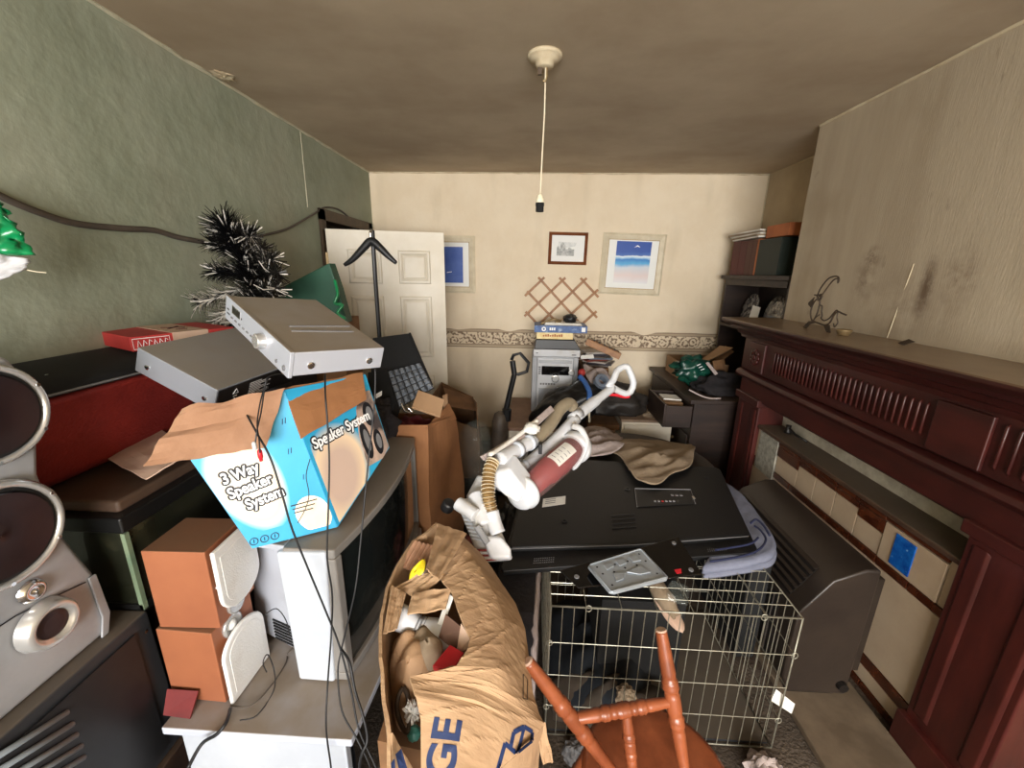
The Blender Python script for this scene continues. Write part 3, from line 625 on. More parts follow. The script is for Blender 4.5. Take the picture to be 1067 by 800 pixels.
# pendant lamp without bulb
pl = thing('pendant_light', 'white ceiling rose with cord and empty lampholder hanging in mid room', 'lamp', (.026, 1.83, 2.40))
obj('ceiling_rose', MB().lathe([(0,.066),(.008,.067),(.013,.062),(.014,.055),(.022,.054),(.024,.036),(.040,.033),(.043,.022),(.044,.001)], (.026,1.83,2.40), (0,0,-1), 28), 'filler_c', pl, smooth=True)
obj('rose_hook', MB().tube([(.035,1.83,2.36),(.035,1.83,2.325),(.03,1.83,2.31),(.022,1.83,2.315)], .004, 6), 'brass', pl)
obj('clamp', MB().box((.0,1.825,2.335), (.016,1.838,2.36)), 'dark_oak', pl)
obj('cord', MB().tube([(.03,1.83,2.36),(.031,1.83,2.2),(.027,1.83,2.05),(.024,1.83,1.905)], .0028, 6), 'cream', pl)
obj('lampholder_cap', MB().lathe([(0,.004),(.006,.010),(.02,.016),(.034,.019),(.036,.018)], (.024,1.83,1.915), (0,0,-1), 18), 'cream', pl, smooth=True)
obj('lampholder_skirt', MB().lathe([(0,.018),(.012,.018),(.013,.0165),(.034,.0165),(.034,.013),(.01,.013)], (.024,1.83,1.879), (0,0,-1), 18, cap=False), 'blackmatt', pl)
# cable along the green wall
tag(obj('wall_cable', MB().tube(smoothpts([(-1.392, 1.017, 1.811),(-1.392, 1.09, 1.772),(-1.392, 1.169, 1.743),(-1.392, 1.264, 1.723),(-1.392, 1.417, 1.724),(-1.392, 1.528, 1.729),(-1.392, 1.629, 1.713),(-1.392, 1.758, 1.704)], 6), .010, 8), 'cable_grey', smooth=True), 'thick dusty cable sagging along the green wall behind the tinsel tree', 'cable')
tag(obj('wall_cable', MB().tube(smoothpts([(-1.392, 1.952, 1.718),(-1.392, 2.175, 1.766),(-1.392, 2.403, 1.821),(-1.392, 2.688, 1.928),(-1.392,2.86,1.995),(-1.392, 3.06, 2.014),(-1.392, 3.227, 1.983),(-1.392, 3.304, 1.944)], 6), .006, 8), 'cable_grey', smooth=True), 'thin dusty cable looping over the dark door frame', 'cable')
# ================================================================= LEFT SIDE OF THE ROOM
# ---- low silver stand carrying the television
ts = thing('tv_stand', 'pale silver low stand with a dusty top under the grey television', 'stand', (-.69, 1.20, 0))
obj('top', MB().prism([(-.96,.765,.385),(-.44,.765,.385),(-.425,1.0,.385),(-.425,1.4,.385),(-.50,1.69,.385),(-.96,1.69,.385)], (0,0,.025)), 'standtop', ts, bevel=.004)
obj('side_panel', MB().box((-.93,.785,.0),(-.47,.81,.385)), 'grey_white', ts, bevel=.003)
obj('side_panel', MB().box((-.93,1.65,.0),(-.50,1.675,.385)), 'grey_white', ts, bevel=.003)
obj('back_panel', MB().box((-.94,.81,.0),(-.92,1.66,.385)), 'grey_white', ts)
obj('shelf', MB().box((-.92,.81,.16),(-.47,1.66,.18)), 'grey_white', ts)
obj('glass_door', MB().box((-.474,.82,.02),(-.466,1.65,.375)), 'blackgloss', ts)
# ---- grey widescreen television, screen towards the fireplace
tv = thing('crt_television', 'bulky silver-grey tube television with dusty top carrying the blue box', 'television', (-.66, 1.32, .41))
zt, zb = .868, .413
def bow(y, k=.045): return k*(1-((y-1.315)/.395)**2)
ys = [.92+.79*i/14 for i in range(15)]
# front bezel as a frame round the bowed screen
def bezel_ring():
    mb = MB()
    out = []
    for (z0, z1, yl) in ((zb, zb+.03, None), (zt-.03, zt, None)):
        poly = [(-.66, .92, z0)]+[(-.515+bow(y), y, z0) for y in ys]+[(-.66, 1.71, z0)]
        mb.prism(poly, (0,0,z1-z0))
    for (y0, y1) in ((.92, .95), (1.68, 1.71)):
        mb.prism([(-.66,y0,zb+.03),(-.515+bow(y0),y0,zb+.03),(-.515+bow(y1),y1,zb+.03),(-.66,y1,zb+.03)], (0,0,zt-zb-.06))
    return mb
obj('bezel', bezel_ring(), 'bezel', tv, bevel=.006)
mb = MB(); mb.grid(lambda u, v: (-.522+.044*(1-(2*u-1)**2)*(.8+.2*(1-(2*v-1)**2)), .948+u*.734, zb+.028+v*(zt-zb-.056)), 16, 8)
obj('screen', mb, 'crt', tv, smooth=True)
obj('screen_backing', MB().box((-.64,.97,zb+.04),(-.56,1.66,zt-.04)), 'blackmatt', tv)
# near side cheek, white
obj('side_cheek', MB().hexa([(-.665,.914,zb),(-.555,.912,zb),(-.555,.95,zb),(-.665,.95,zb),(-.675,.914,zt-.01),(-.535,.912,zt-.002),(-.535,.95,zt-.002),(-.675,.95,zt-.01)]), 'grey_white', tv, bevel=.008)
obj('rear_shell', MB().hexa([(-.90,1.06,zb+.02),(-.655,.975,zb+.0),(-.655,1.66,zb),(-.90,1.55,zb+.02),(-.88,1.08,zt-.10),(-.655,.975,zt-.03),(-.655,1.66,zt-.03),(-.88,1.55,zt-.10)]), 'tvtop', tv, bevel=.02, seg=3)
obj('top_deck', MB().prism([(-.76,.945,zt-.02),(-.66,.93,zt-.02),(-.66,1.70,zt-.02),(-.76,1.68,zt-.02)], (0,0,.02)), 'tvtop', tv, bevel=.004)
for k in range(7):
    z = zb+.03+k*.012
    obj('vent_slot', MB().slab([(-.80,1.022,z),(-.70,.987,z),(-.70,.987,z+.005),(-.80,1.022,z+.005)], .003), 'blackmatt', tv)
# ---- orange speakers
def orange_speaker(x0, x1, y0, y1, z0, z1, label, tilt, flip):
    t = thing('bookshelf_speaker', label, 'speaker', ((x0+x1)/2, (y0+y1)/2, z0), (0, 0, tilt), group='orange wood-effect speakers')
    w_, d_, h_ = (x1-x0)/2, (y1-y0)/2, z1-z0
    obj('cabinet', MB().box((-w_,-d_,0),(w_,d_,h_)), 'orange', t, world=False, bevel=.003)
    # grille: flat one end, half-round the other, mounted on the +x face
    pts = []
    yb0, yb1 = -d_-.004, d_+.006
    r = (yb1-yb0)/2; cz = h_*.40 if flip else h_*.60
    n = 16
    for k in range(n+1):
        a = PI+PI*k/n if flip else PI*k/n
        pts.append(((yb0+yb1)/2+r*math.cos(a)*(1 if flip else 1), cz+(r*.78*math.sin(a))))
    top = h_*1.0 if flip else 0.0
    pts += [(yb1 if flip else yb0, top), (yb0 if flip else yb1, top)]
    g_ = obj('grille', MB().prism([(w_+.014, a, b_) for a, b_ in pts], (.012,0,0)), 'whitepad', t, world=False, bevel=.005, seg=3)
    q = []
    for a, b_ in pts: q.append(((a-(yb0+yb1)/2)*.78+(yb0+yb1)/2, (b_-h_*.5)*.8+h_*.5))
    obj('grille_field', MB().prism([(w_+.0255, a, b_) for a, b_ in q], (.0015,0,0)), 'whitepad', g_, world=False, bevel=.0006)
    cz2 = h_*.13 if flip else h_*.86
    obj('tweeter_ring', MB().lathe([(0,.001),(0,.034),(.008,.034),(.010,.028),(.004,.018),(.003,.001)], (w_, -.01, cz2), (1,0,0), 20, cap=False), 'ringsilver', t, world=False, smooth=True)
    obj('tweeter_dome', MB().lathe([(0,.016),(.006,.013),(.010,.001)], (w_+.002, -.01, cz2), (1,0,0), 14), 'whitepad', t, world=False, smooth=True)
    for s in (-1, 1): obj('grille_peg', MB().lathe([(0,.004),(.016,.004)], (w_, s*d_*.8, h_*.5), (1,0,0), 8), 'white', t, world=False)
    return t
orange_speaker(-.99,-.83,.84,.99,.412,.655, 'lower orange wood-effect speaker with white rounded grille standing on the silver stand', D(-2), False)
orange_speaker(-.985,-.82,.85,1.0,.657,.898, 'upper orange wood-effect speaker stacked on the other, white grille curving down', D(2), True)
tag(obj('pink_card', MB().slab([(-.98,.795,.412),(-.90,.79,.412),(-.90,.83,.46),(-.99,.83,.46)], .004), mat('dull_pink_card', S(116,40,40), S(96,34,34), 8, .7)), 'crumpled pink-red card at the foot of the orange speakers', 'card')
# ---- murky fish tank
tk = thing('fish_tank', 'old fish tank with murky green glass and dark lid beneath the red case', 'tank', (-1.21, 1.1, .70))
obj('glass_body', MB().box((-1.385,.865,.70),(-1.035,1.42,.94)), 'tankglass', tk)
obj('hood', MB().prism([(-1.39,.86,.935),(-1.03,.86,.935),(-1.03,1.425,.935),(-1.39,1.425,.935)], (0,0,.045)), 'tankframe', tk, bevel=.006)
obj('lid', MB().prism([(-1.37,.885,.978),(-1.055,.885,.978),(-1.055,1.40,.978),(-1.37,1.40,.978)], (0,0,.035)), 'tanktop', tk, bevel=.01)
for x, y_ in ((-1.034,.862),): obj('silicone_seam', MB().box((x-.006,y_-.002,.70),(x+.006,y_+.010,.936)), 'tankgreen', tk)
obj('base_trim', MB().box((-1.39,.86,.69),(-1.03,1.425,.715)), 'tankframe', tk)
tag(obj('tank_cabinet', MB().box((-1.39,.90,0),(-1.04,1.40,.688)), 'dkwood', bevel=.004), 'dark wooden cabinet under the murky fish tank', 'cabinet')
# ---- dark television lower left
dt = thing('dark_television', 'charcoal tube television in the near left corner under the silver speaker', 'television', (-1.21, .50, .24))
obj('casing', MB().hexa([(-1.39,.14,.24),(-1.015,.14,.24),(-1.015,.868,.24),(-1.39,.85,.24),(-1.39,.14,.70),(-1.02,.14,.70),(-1.02,.862,.70),(-1.39,.85,.70)]), 'darkgrey', dt, bevel=.008)
obj('side_panel', MB().hexa([(-1.013,.18,.27),(-1.009,.18,.27),(-1.009,.81,.27),(-1.013,.81,.27),(-1.018,.18,.67),(-1.013,.18,.67),(-1.013,.81,.67),(-1.018,.81,.67)]), 'black', dt)
VS = [[(-1.009, 0.489, 0.693),(-1.009, 0.637, 0.639)],[(-1.009, 0.495, 0.662),(-1.009, 0.639, 0.601)],[(-1.009, 0.501, 0.631),(-1.009, 0.639, 0.567)],[(-1.009, 0.508, 0.6),(-1.009, 0.64, 0.531)],[(-1.009, 0.515, 0.569),(-1.009, 0.638, 0.498)]]
for k in range(5):
    obj('vent_slot', MB().tube(VS[k], .0062, 8), 'greyslot', dt, smooth=True)
obj('screw', MB().disc((-1.011,.835,.655),(1,0,0),.005,.002,10), 'chrome', dt)
tag(obj('low_cabinet', MB().box((-1.39,.10,0),(-1.00,.86,.238)), 'dkwood', bevel=.004), 'low dark cabinet under the charcoal television in the near left corner', 'cabinet')
# ---- big silver speaker on it
sp_ = thing('floor_speaker', 'large silver loudspeaker with two dark cones in bright rings at the left edge', 'speaker', (-1.16, .60, .702), (0,0,D(0)))
# front plane faces the room (+x) and a little to the camera
fu = Vector((0, -1, 0)); fn = Vector((1, 0, 0)); fz = Vector((0, 0, 1)); fo = Vector((-1.055, .74, .702))
def fpt(a, b_, c=0): return fo+fu*a+fz*b_+fn*c
poly = [fpt(-.045,0), fpt(-.06,.05), fpt(-.055,.17), fpt(-.02,.30), fpt(-.012,.46), fpt(-.035,.56), fpt(-.045,.66), fpt(-.02,.72), fpt(.34,.72), fpt(.34,0)]
obj('cabinet', MB().prism(poly, -fn*.17+Vector((0,.02,0))), 'silverplastic', sp_, bevel=.012, seg=3)
obj('side_fin', MB().prism([fpt(-.044,0,.001), fpt(-.060,.05,.001), fpt(-.054,.17,.001), fpt(-.036,.17,.001), fpt(-.040,.05,.001), fpt(-.026,0,.001)], fn*.006), 'silverplastic', sp_, bevel=.003)
def cone(cx, cz, r, nm):
    c = fpt(cx, cz, .004)
    a = obj('cone_ring', MB().lathe([(0,r*1.12),(.010,r*1.11),(.016,r*1.05),(.014,r*.97),(.0,r*.95)], c, fn, 48, cap=False), 'ringsilver', sp_, smooth=True)
    obj('surround', MB().lathe([(.004,r*.98),(.010,r*.93),(.008,r*.86),(.002,r*.84)], c, fn, 48, cap=False), 'black', a, smooth=True)
    obj('cone', MB().lathe([(.003,r*.85),(-.004,r*.6),(-.012,r*.25),(-.004,.001)], c+fn*.012, fn, 48, cap=False), 'cone', a, smooth=True)
    for k in range(6):
        t_ = PI/5+PI/3*k; v = fu*math.cos(t_)*r*1.04+fz*math.sin(t_)*r*1.04
        obj('screw', MB().disc(c+v+fn*.013, fn, .004, .003, 8), 'chrome', a)
cone(.085, .375, .100, 'a'); cone(.045, .615, .092, 'b')
c = fpt(.065, .225, .004)
obj('tweeter', MB().lathe([(0,.026),(.010,.021),(.012,.014),(.005,.010),(.014,.002)], c, fn, 20, cap=False), 'chrome', sp_, smooth=True)
obj('port', MB().lathe([(0,.056),(.022,.051),(.030,.044),(.026,.036),(.010,.026),(.018,.012),(.020,.001)], fpt(.062,.137,.004), fn, 32, cap=False), 'ringsilver', sp_, smooth=True)
obj('port_hole', MB().lathe([(.018,.030),(.020,.020),(.0205,.001)], fpt(.062,.137,.006), fn, 20), 'cone', sp_)
obj('seam', MB().tube([fpt(.33,.20,.003), fpt(.10,.195,.004), fpt(.03,.18,.004), fpt(-.03,.165,.004)], .0015, 6), 'ink', sp_)
# ---- red case on the tank
rc = thing('red_case', 'large dull red soft case with black top on the fish tank by the wall', 'case', (-1.28, 1.0, 1.014))
prof = [(-1.388,1.014),(-1.30,1.014),(-1.235,1.05),(-1.14,1.29),(-1.388,1.29)]
mb = MB(); mb.prism([(x, .55, z) for x, z in prof], (0,.80,0))
obj('body', mb, 'red', rc, bevel=.02, seg=3)
prof = [(-1.388,1.292),(-1.138,1.292),(-1.142,1.315),(-1.17,1.335),(-1.388,1.345)]
obj('black_top', MB().prism([(x, .54, z) for x, z in prof], (0,.82,0)), 'blackmatt', rc, bevel=.012)
obj('zip', MB().tube([(-1.133,.55,1.302),(-1.133,1.345,1.302)], .003, 6), 'grey', rc)
obj('rivet', MB().disc((-1.20,.93,1.333),(.3,0,1),.005,.003,10), 'chrome', rc)
# ---- red and beige box
rb = thing('shoe_box', 'flat red box with beige band and white outlined lettering behind the lower amplifier', 'box', (-1.275, 1.36, 1.347), (0,0,D(-26)))
obj('box', MB().box((-.13,-.14,0),(.13,.16,.045)), 'redbox', rb, world=False, bevel=.002)
obj('band', MB().box((-.132,-.03,.0),(.132,.075,.0465)), 'beigecard', rb, world=False)
obj('lettering', MB().tube([(.132,-.135,.006),(.132,-.04,.006),(.132,-.04,.038),(.132,-.135,.038)], .0012, 4, closed=True), 'inkwhite', rb, world=False)
for k in range(6):
    y_ = -.125+.014*k; obj('letter_stroke', MB().tube([(.1325,y_,.012),(.1325,y_+.004,.032),(.1325,y_+.010,.014+.006*(k%3))], .001, 4), 'inkwhite', rb, world=False)
obj('mark', MB().tube([(-.02,.0,.047),(.03,.05,.047)], .003, 4), 'bookbrown', rb, world=False); obj('mark', MB().tube([(.03,.0,.047),(-.02,.05,.047)], .003, 4), 'bookbrown', rb, world=False)
obj('mark', MB().tube([(.06,.01,.047),(.07,.04,.047)], .003, 4), 'bookbrown', rb, world=False)
# ---- blue speaker box
bb = thing('speaker_box', 'blue cardboard speaker-system box with flaps open on top of the television', 'carton', (-.62, 1.1, .87))
b0, b1, b2, b3 = Vector((-.734,.911,.872)), Vector((-.552,1.02,.872)), Vector((-.486,1.30,1.001)), Vector((-.80,1.24,.90))
t0, t1, t2, t3 = Vector((-.866,.892,1.198)), Vector((-.662,1.03,1.284)), Vector((-.554,1.309,1.261)), Vector((-.84,1.22,1.20))
obj('shell', MB().hexa([b0,b1,b2,b3,t0,t1,t2,t3]), 'card_inner', bb)
fq = [b0,b1,t1,t0]
def nrm(q): return (Vector(q[1])-Vector(q[0])).cross(Vector(q[3])-Vector(q[0])).normalized()
nf = nrm(fq)
if nf.y > 0: nf = -nf
fr = obj('front_panel', MB().slab([p+nf*.003 for p in fq], -nf*.003), 'blueprint_ink', bb)
rq = [b1,b2,t2,t1]; nr = nrm(rq)
if nr.x < 0: nr = -nr
rp = obj('side_panel', MB().slab([p+nr*.003 for p in rq], -nr*.003), 'blueprint_ink', bb)
def patch(q, cu, cv, ru, rv, n_, off, m, parent, nm, k=32, clip=None):
    c = bil(q, cu, cv)+n_*off; pts = []
    for i in range(k):
        a = 2*PI*i/k; u_, v_ = cu+ru*math.cos(a), cv+rv*math.sin(a)
        if clip: u_ = min(max(u_, clip[0]), clip[1]); v_ = min(max(v_, clip[2]), clip[3])
        pts.append(bil(q, u_, v_)+n_*off)
    mb = MB(); mb.add([c]+pts, [(0, i+1, (i+1)%k+1) for i in range(k)]); return obj(nm, mb, m, parent)
def halo(col_in, col_out):   # printed radial fade
    m = bpy.data.materials.new('printed_glow'); m.use_nodes = True; nt = m.node_tree; N = nt.nodes; L = nt.links; b = N['Principled BSDF']; b.inputs['Roughness'].default_value = .5
    tc = N.new('ShaderNodeAttribute'); tc.attribute_name = 'rad'
    r = N.new('ShaderNodeValToRGB'); r.color_ramp.elements[0].position = .45; r.color_ramp.elements[0].color = col_in; r.color_ramp.elements[1].position = 1; r.color_ramp.elements[1].color = col_out
    e = r.color_ramp.elements.new(.75); e.color = S(240,214,180)
    L.new(tc.outputs['Fac'], r.inputs[0]); L.new(r.outputs[0], b.inputs['Base Color']); return m
M['halo'] = halo(S(252,240,216), S(52,172,216)); M['halo2'] = halo(S(206,180,164), S(46,160,206))
def glow(q, cu, cv, ru, rv, n_, off, m, parent, clip=(0.005,.995,.005,.995)):
    k = 40; rings = 8; vs = [bil(q, cu, cv)+n_*off]; rad = [0]
    for j in range(1, rings+1):
        for i in range(k):
            a = 2*PI*i/k; u_, v_ = cu+ru*j/rings*math.cos(a), cv+rv*j/rings*math.sin(a)
            u_ = min(max(u_, clip[0]), clip[1]); v_ = min(max(v_, clip[2]), clip[3])
            rad.append(min(1, math.hypot((u_-cu)/ru, (v_-cv)/rv))); vs.append(bil(q, u_, v_)+n_*off)
    fs = [(0, i+1, (i+1)%k+1) for i in range(k)]
    for j in range(rings-1):
        for i in range(k): fs.append((1+j*k+i, 1+(j+1)*k+i, 1+(j+1)*k+(i+1)%k, 1+j*k+(i+1)%k))
    o = obj('printed_glow', MB().add(vs, fs), m, parent)
    at = o.data.attributes.new('rad', 'FLOAT', 'POINT')
    for i, v in enumerate(rad): at.data[i].value = v
    return o
glow(fq, .32, .50, .36, .40, nf, .0036, M['halo'], fr, (.005,.80,.12,.995))
patch(fq, .80, .14, .20, .14, nf, .0040, 'glow_print', fr, 'printed_spot', clip=(0,.99,.03,1))
fu_ = (b1-b0).normalized(); fv_ = ((t0+t1)/2-(b0+b1)/2).normalized()
def on(q, n_, u, v, off=.0045): return bil(q, u, v)+n_*off
def outlined(s, size, q, n_, u, v, uu, vv, parent, sx=1.0):
    for k in range(10):
        a = 2*PI*k/10; text('lettering_outline', s, size, on(q,n_,u,v,.0040+.00003*k)+uu*math.cos(a)*.0048+vv*math.sin(a)*.0048, uu, vv, 'ink', parent, .0001, .0008, sx=sx)
    text('lettering', s, size, on(q,n_,u,v,.0056), uu, vv, 'inkwhite', parent, .0004, .0010, sx=sx)
tu = (on(fq,nf,.9,.46)-on(fq,nf,.1,.43)).normalized()
outlined('3 Way', .042, fq, nf, .12, .555, tu, fv_, fr, .76)
outlined('Speaker', .042, fq, nf, .10, .435, tu, fv_, fr, .76)
outlined('System', .042, fq, nf, .19, .315, tu, fv_, fr, .76)
for k in range(3):
    c = on(fq, nf, .06+.115*k, .055, .004)
    obj('printed_icon', MB().lathe([(0,.0085),(0,.0105),(.0006,.0105),(.0006,.0085)], c, nf, 16, cap=False), 'ink', fr)
    obj('printed_icon', MB().box((-.001,-.0003,-.005),(.001,.0003,.005), Matrix.Translation(c)), 'ink', fr)
for k in range(3): obj('small_print', MB().slab([on(fq,nf,.60,.24-.028*k), on(fq,nf,.90-.04*k,.235-.028*k), on(fq,nf,.90-.04*k,.243-.028*k), on(fq,nf,.60,.248-.028*k)], .0003), 'ink', fr)
for (u, v) in ((.80,.60),(.84,.40),(.86,.80)):
    for s in (0,.03): obj('printed_dash', MB().slab([on(fq,nf,u+s,v), on(fq,nf,u+s+.008,v), on(fq,nf,u+s+.03,v+.035), on(fq,nf,u+s+.022,v+.035)], .0003), 'inkblue', fr)
su = (b2-b1).normalized(); sv = (t1-b1).normalized()
glow(rq, .26, .26, .42, .42, nr, .0036, M['halo2'], rp, (.03,.62,.01,.8))
ru_ = (on(rq,nr,.85,.52)-on(rq,nr,.08,.58)).normalized()
outlined('Speaker System', .046, rq, nr, .06, .56, ru_, sv, rp, .80)
obj('printed_photo', MB().prism([on(rq,nr,*a) for a in ((.60,.10),(.62,.42),(.70,.66),(.80,.80),(.98,.80),(.99,.02),(.84,.0))], nr*.0004), 'photo_print', rp)
for (u, v, ru0, rv0) in ((.70,.32,.07,.20),(.86,.20,.07,.15),(.85,.55,.08,.14)):
    patch(rq, u, v, ru0, rv0, nr, .0052, 'ink', rp, 'printed_cone'); patch(rq, u+.01, v, ru0*.55, rv0*.6, nr, .0056, 'grey', rp, 'printed_cone')
# flaps
fl = [Vector((-0.823, 0.76, 1.188)), Vector((-0.666, 0.93, 1.16)), Vector((-0.652, 1.02, 1.293)), Vector((-0.821, 0.88, 1.276))]
def flapf(q, amp, seed):
    def f(u, v):
        p = bil(q, u, v); return p+Vector((0,0,1))*amp*noise.noise(Vector((u*4+seed, v*4, seed)))
    return f
mb = MB(); mb.grid(flapf([fl[0], fl[1], fl[2], fl[3]], .012, 1), 14, 10, .004); obj('flap', mb, 'card_inner', bb, smooth=False)
fl = [Vector((-0.665, 1.035, 1.286)), Vector((-0.613, 1, 1.156)), Vector((-0.526, 1.24, 1.195)), Vector((-0.557, 1.3, 1.27))]
mb = MB(); mb.grid(flapf(fl, .006, 2), 10, 10, .004); obj('flap', mb, 'card_brown', bb, smooth=False)
fl = [Vector((-1.228, 1.038, 1.055)), Vector((-1.003, 0.924, 1.06)), Vector((-0.945, 1.016, 1.1)), Vector((-1.265, 1.25, 1.07))]
mb = MB(); mb.grid(flapf(fl, .004, 4), 8, 8, .003); tag(obj('loose_card', mb, 'beigecard'), 'pale loose sheet of card lying on the tank lid under the box flap', 'card')
# ---- amplifiers
def amp(name, label, pos, rot, dim, kind):
    w_, d_, h_ = dim[0]/2, dim[1]/2, dim[2]
    t = thing(name, label, 'amplifier', pos, rot, group='silver hi-fi separates')
    obj('casing', MB().box((-w_,-d_+(.006 if kind=='u' else 0),.004),(w_,d_,h_)), 'silver' if kind=='u' else 'silver2', t, world=False, bevel=.0025)
    for x in (-w_*.8, w_*.8):
        for y in (-d_*.75, d_*.75): obj('foot', MB().lathe([(0,.012),(.006,.012)], (x,y,-.001), (0,0,1), 12), 'black', t, world=False)
    return t, w_, d_, h_
t, w_, d_, h_ = amp('amplifier', 'upper silver amplifier with volume knob and small display, tilted on the pile', (-.648,1.127,1.395), (D(-5),D(16.8),D(-36.7)), (.39,.251,.066), 'u')
fa = obj('front_panel', MB().box((-w_-.002,-d_-.004,.0),(w_+.002,-d_+.006,h_+.002)), 'silver', t, world=False, bevel=.002)
obj('display', MB().box((-w_+.05,-d_-.0055,.036),(-w_+.10,-d_-.003,.054)), 'blackgloss', fa, world=False)
obj('display_frame', MB().box((-w_+.047,-d_-.0048,.033),(-w_+.103,-d_-.003,.057)), 'ringsilver', fa, world=False)
for k in range(7): obj('button', MB().box((-w_+.045+k*.026,-d_-.0065,.018),(-w_+.057+k*.026,-d_-.003,.022)), 'grey', fa, world=False)
obj('volume_knob', MB().lathe([(0,.020),(.018,.019),(.020,.017)], (.055,-d_-.004,.036), (0,-1,0), 28), 'ringsilver', fa, world=False, smooth=False)
for x, r in ((.135,.005),(.175,.007)): obj('socket', MB().lathe([(0,r),(.003,r),(.003,r*.5),(-.002,r*.5)], (x,-d_-.004,.018), (0,-1,0), 14), 'grey', fa, world=False)
obj('indicator', MB().disc((-w_+.112,-d_-.004,.040),(0,-1,0),.003,.001,8), 'ink', fa, world=False)
for k in range(2): obj('small_print', MB().box((-w_+.012,-d_-.0045,.020+.012*k),(-w_+.032-.006*k,-d_-.004,.024+.012*k)), 'ink', fa, world=False)
for y in (-d_*.62, d_*.66):
    obj('screw', MB().lathe([(0,.010),(.003,.009),(.004,.006)], (w_,y,.03), (1,0,0), 16), 'chrome', t, world=False)
for a_, b_ in (((.034,-.061,h_),(.037,.110,h_)), ((.066,-.069,h_),(.078,.098,h_))): obj('vent_slot', MB().tube([a_, b_], .0028, 6), 'grey', t, world=False)
t, w_, d_, h_ = amp('amplifier', 'lower silver amplifier beneath the other with black rear panel of warning signs', (-.977,1.218,1.266), (D(2.7),D(25.2),D(-7)), (.256,.329,.079), 'l')
rp2 = obj('rear_panel', MB().box((w_,-d_+.004,.006),(w_+.003,d_-.004,h_-.004)), 'black', t, world=False)
for y in (-w_*.7, w_*.75): obj('screw', MB().lathe([(0,.008),(.003,.007),(.004,.004)], (y,-d_,.035), (0,-1,0), 16), 'chrome', t, world=False)
for z in (.048, .014):
    obj('warning_triangle', MB().tube([(w_+.0035,-d_+.055,z),(w_+.0035,-d_+.073,z),(w_+.0035,-d_+.064,z+.016)], .001, 4, closed=True), 'inkwhite', rp2, world=False)
text('lettering', 'OR', .010, (w_+.0035,-d_+.057,.035), (0,1,0), (0,0,1), 'inkwhite', rp2, .0002, world=False)
for k in range(9):
    z = .062-.006*k; obj('rear_print', MB().box((w_+.003,-d_+.115,z),(w_+.0038,-d_+.16+.02*((k*7)%3),z+.0022)), 'inkwhite', rp2, world=False)
for k in range(3): obj('socket', MB().lathe([(0,.005),(.004,.005)], (w_+.003,-d_+.09+.05*k,.022), (1,0,0), 10), 'grey', rp2, world=False)
# ---- cables hanging from the amplifiers
def cable(pts, r, label, m='cable', name='cable'):
    return tag(obj(name, MB().tube(smoothpts(pts, 5), r, 6), m, smooth=True), label, 'cable')
c1 = thing('audio_cable', 'thin black cable with one red and one white plug hanging before the blue box', 'cable', (-0.639, 1.02, 1.333))
obj('wire', MB().tube(smoothpts([(-0.666, 1.05, 1.325),(-0.665, 0.98, 1.334),(-0.667, 0.96, 1.307),(-0.658, 0.92, 1.257),(-0.645, 0.88, 1.23),(-0.648, 0.87, 1.198)], 5), .0018, 6), 'cable', c1)
obj('wire', MB().tube(smoothpts([(-0.665, 0.98, 1.334),(-0.67, 0.95, 1.292),(-0.664, 0.91, 1.236),(-0.637, 0.87, 1.208),(-0.633, 0.86, 1.178)], 5), .0018, 6), 'cable', c1)
obj('plug', MB().lathe([(0,.003),(.004,.0055),(.02,.0058),(.024,.004),(.030,.004)], (-0.637, 0.865, 1.185), (0.02,0,-1), 12), 'redp', c1, label='red plug', smooth=True)
obj('plug', MB().lathe([(0,.003),(.004,.005),(.018,.005),(.022,.003)], (-0.65, 0.868, 1.203), (.02,0,-1), 12), 'white', c1, label='white plug', smooth=True)
cable([(-0.824, 1.06, 1.243),(-0.72, 0.95, 1.245),(-0.661, 0.9, 1.209),(-0.623, 0.88, 1.154),(-0.597, 0.865, 1.064),(-0.582, 0.86, 0.977),(-0.556, 0.86, 0.865),(-0.521, 0.86, 0.722),(-0.49, 0.85, 0.62),(-0.456, 0.82, 0.506),(-0.425, 0.78, 0.428),(-0.369, 0.74, 0.357),(-0.346, 0.72, 0.287)], .0026, 'black cable crossing the blue box diagonally from the lower amplifier to the floor')
cable([(-0.554, 1.05, 1.325),(-0.517, 0.97, 1.296),(-0.509, 0.95, 1.226),(-0.51, 0.94, 1.124),(-0.505, 0.9, 1.009),(-0.509, 0.875, 0.885),(-0.508, 0.875, 0.765),(-0.521, 0.87, 0.642),(-0.497, 0.78, 0.555),(-0.491, 0.745, 0.473),(-0.486, 0.735, 0.354),(-0.484, 0.72, 0.274)], .0024, 'black cable hanging straight down before the television side and stand')
cable([(-0.422, 1.07, 1.34),(-0.424, 1.05, 1.247),(-0.433, 1, 1.098),(-0.435, 0.96, 1.004),(-0.441, 0.93, 0.905),(-0.446, 0.885, 0.79),(-0.467, 0.86, 0.688),(-0.486, 0.85, 0.614),(-0.486, 0.82, 0.571),(-0.459, 0.77, 0.506),(-0.411, 0.74, 0.455),(-0.374, 0.72, 0.389),(-0.371, 0.71, 0.303)], .0024, 'black cable dropping from the upper amplifier right corner past the screen')
cable([(-0.483, 0.845, 0.617),(-0.452, 0.82, 0.606),(-0.429, 0.79, 0.547),(-0.4, 0.76, 0.509),(-0.384, 0.74, 0.457),(-0.396, 0.72, 0.42),(-0.412, 0.71, 0.299)], .0035, 'doubled black cable hanging over the stand corner')
cable([(-0.596, 1, 1.097),(-0.604, 0.985, 1.055),(-0.594, 0.97, 1.006),(-0.597, 0.95, 0.973),(-0.611, 0.93, 0.942)], .0012, 'fine black wire curling over the edge of the blue box')
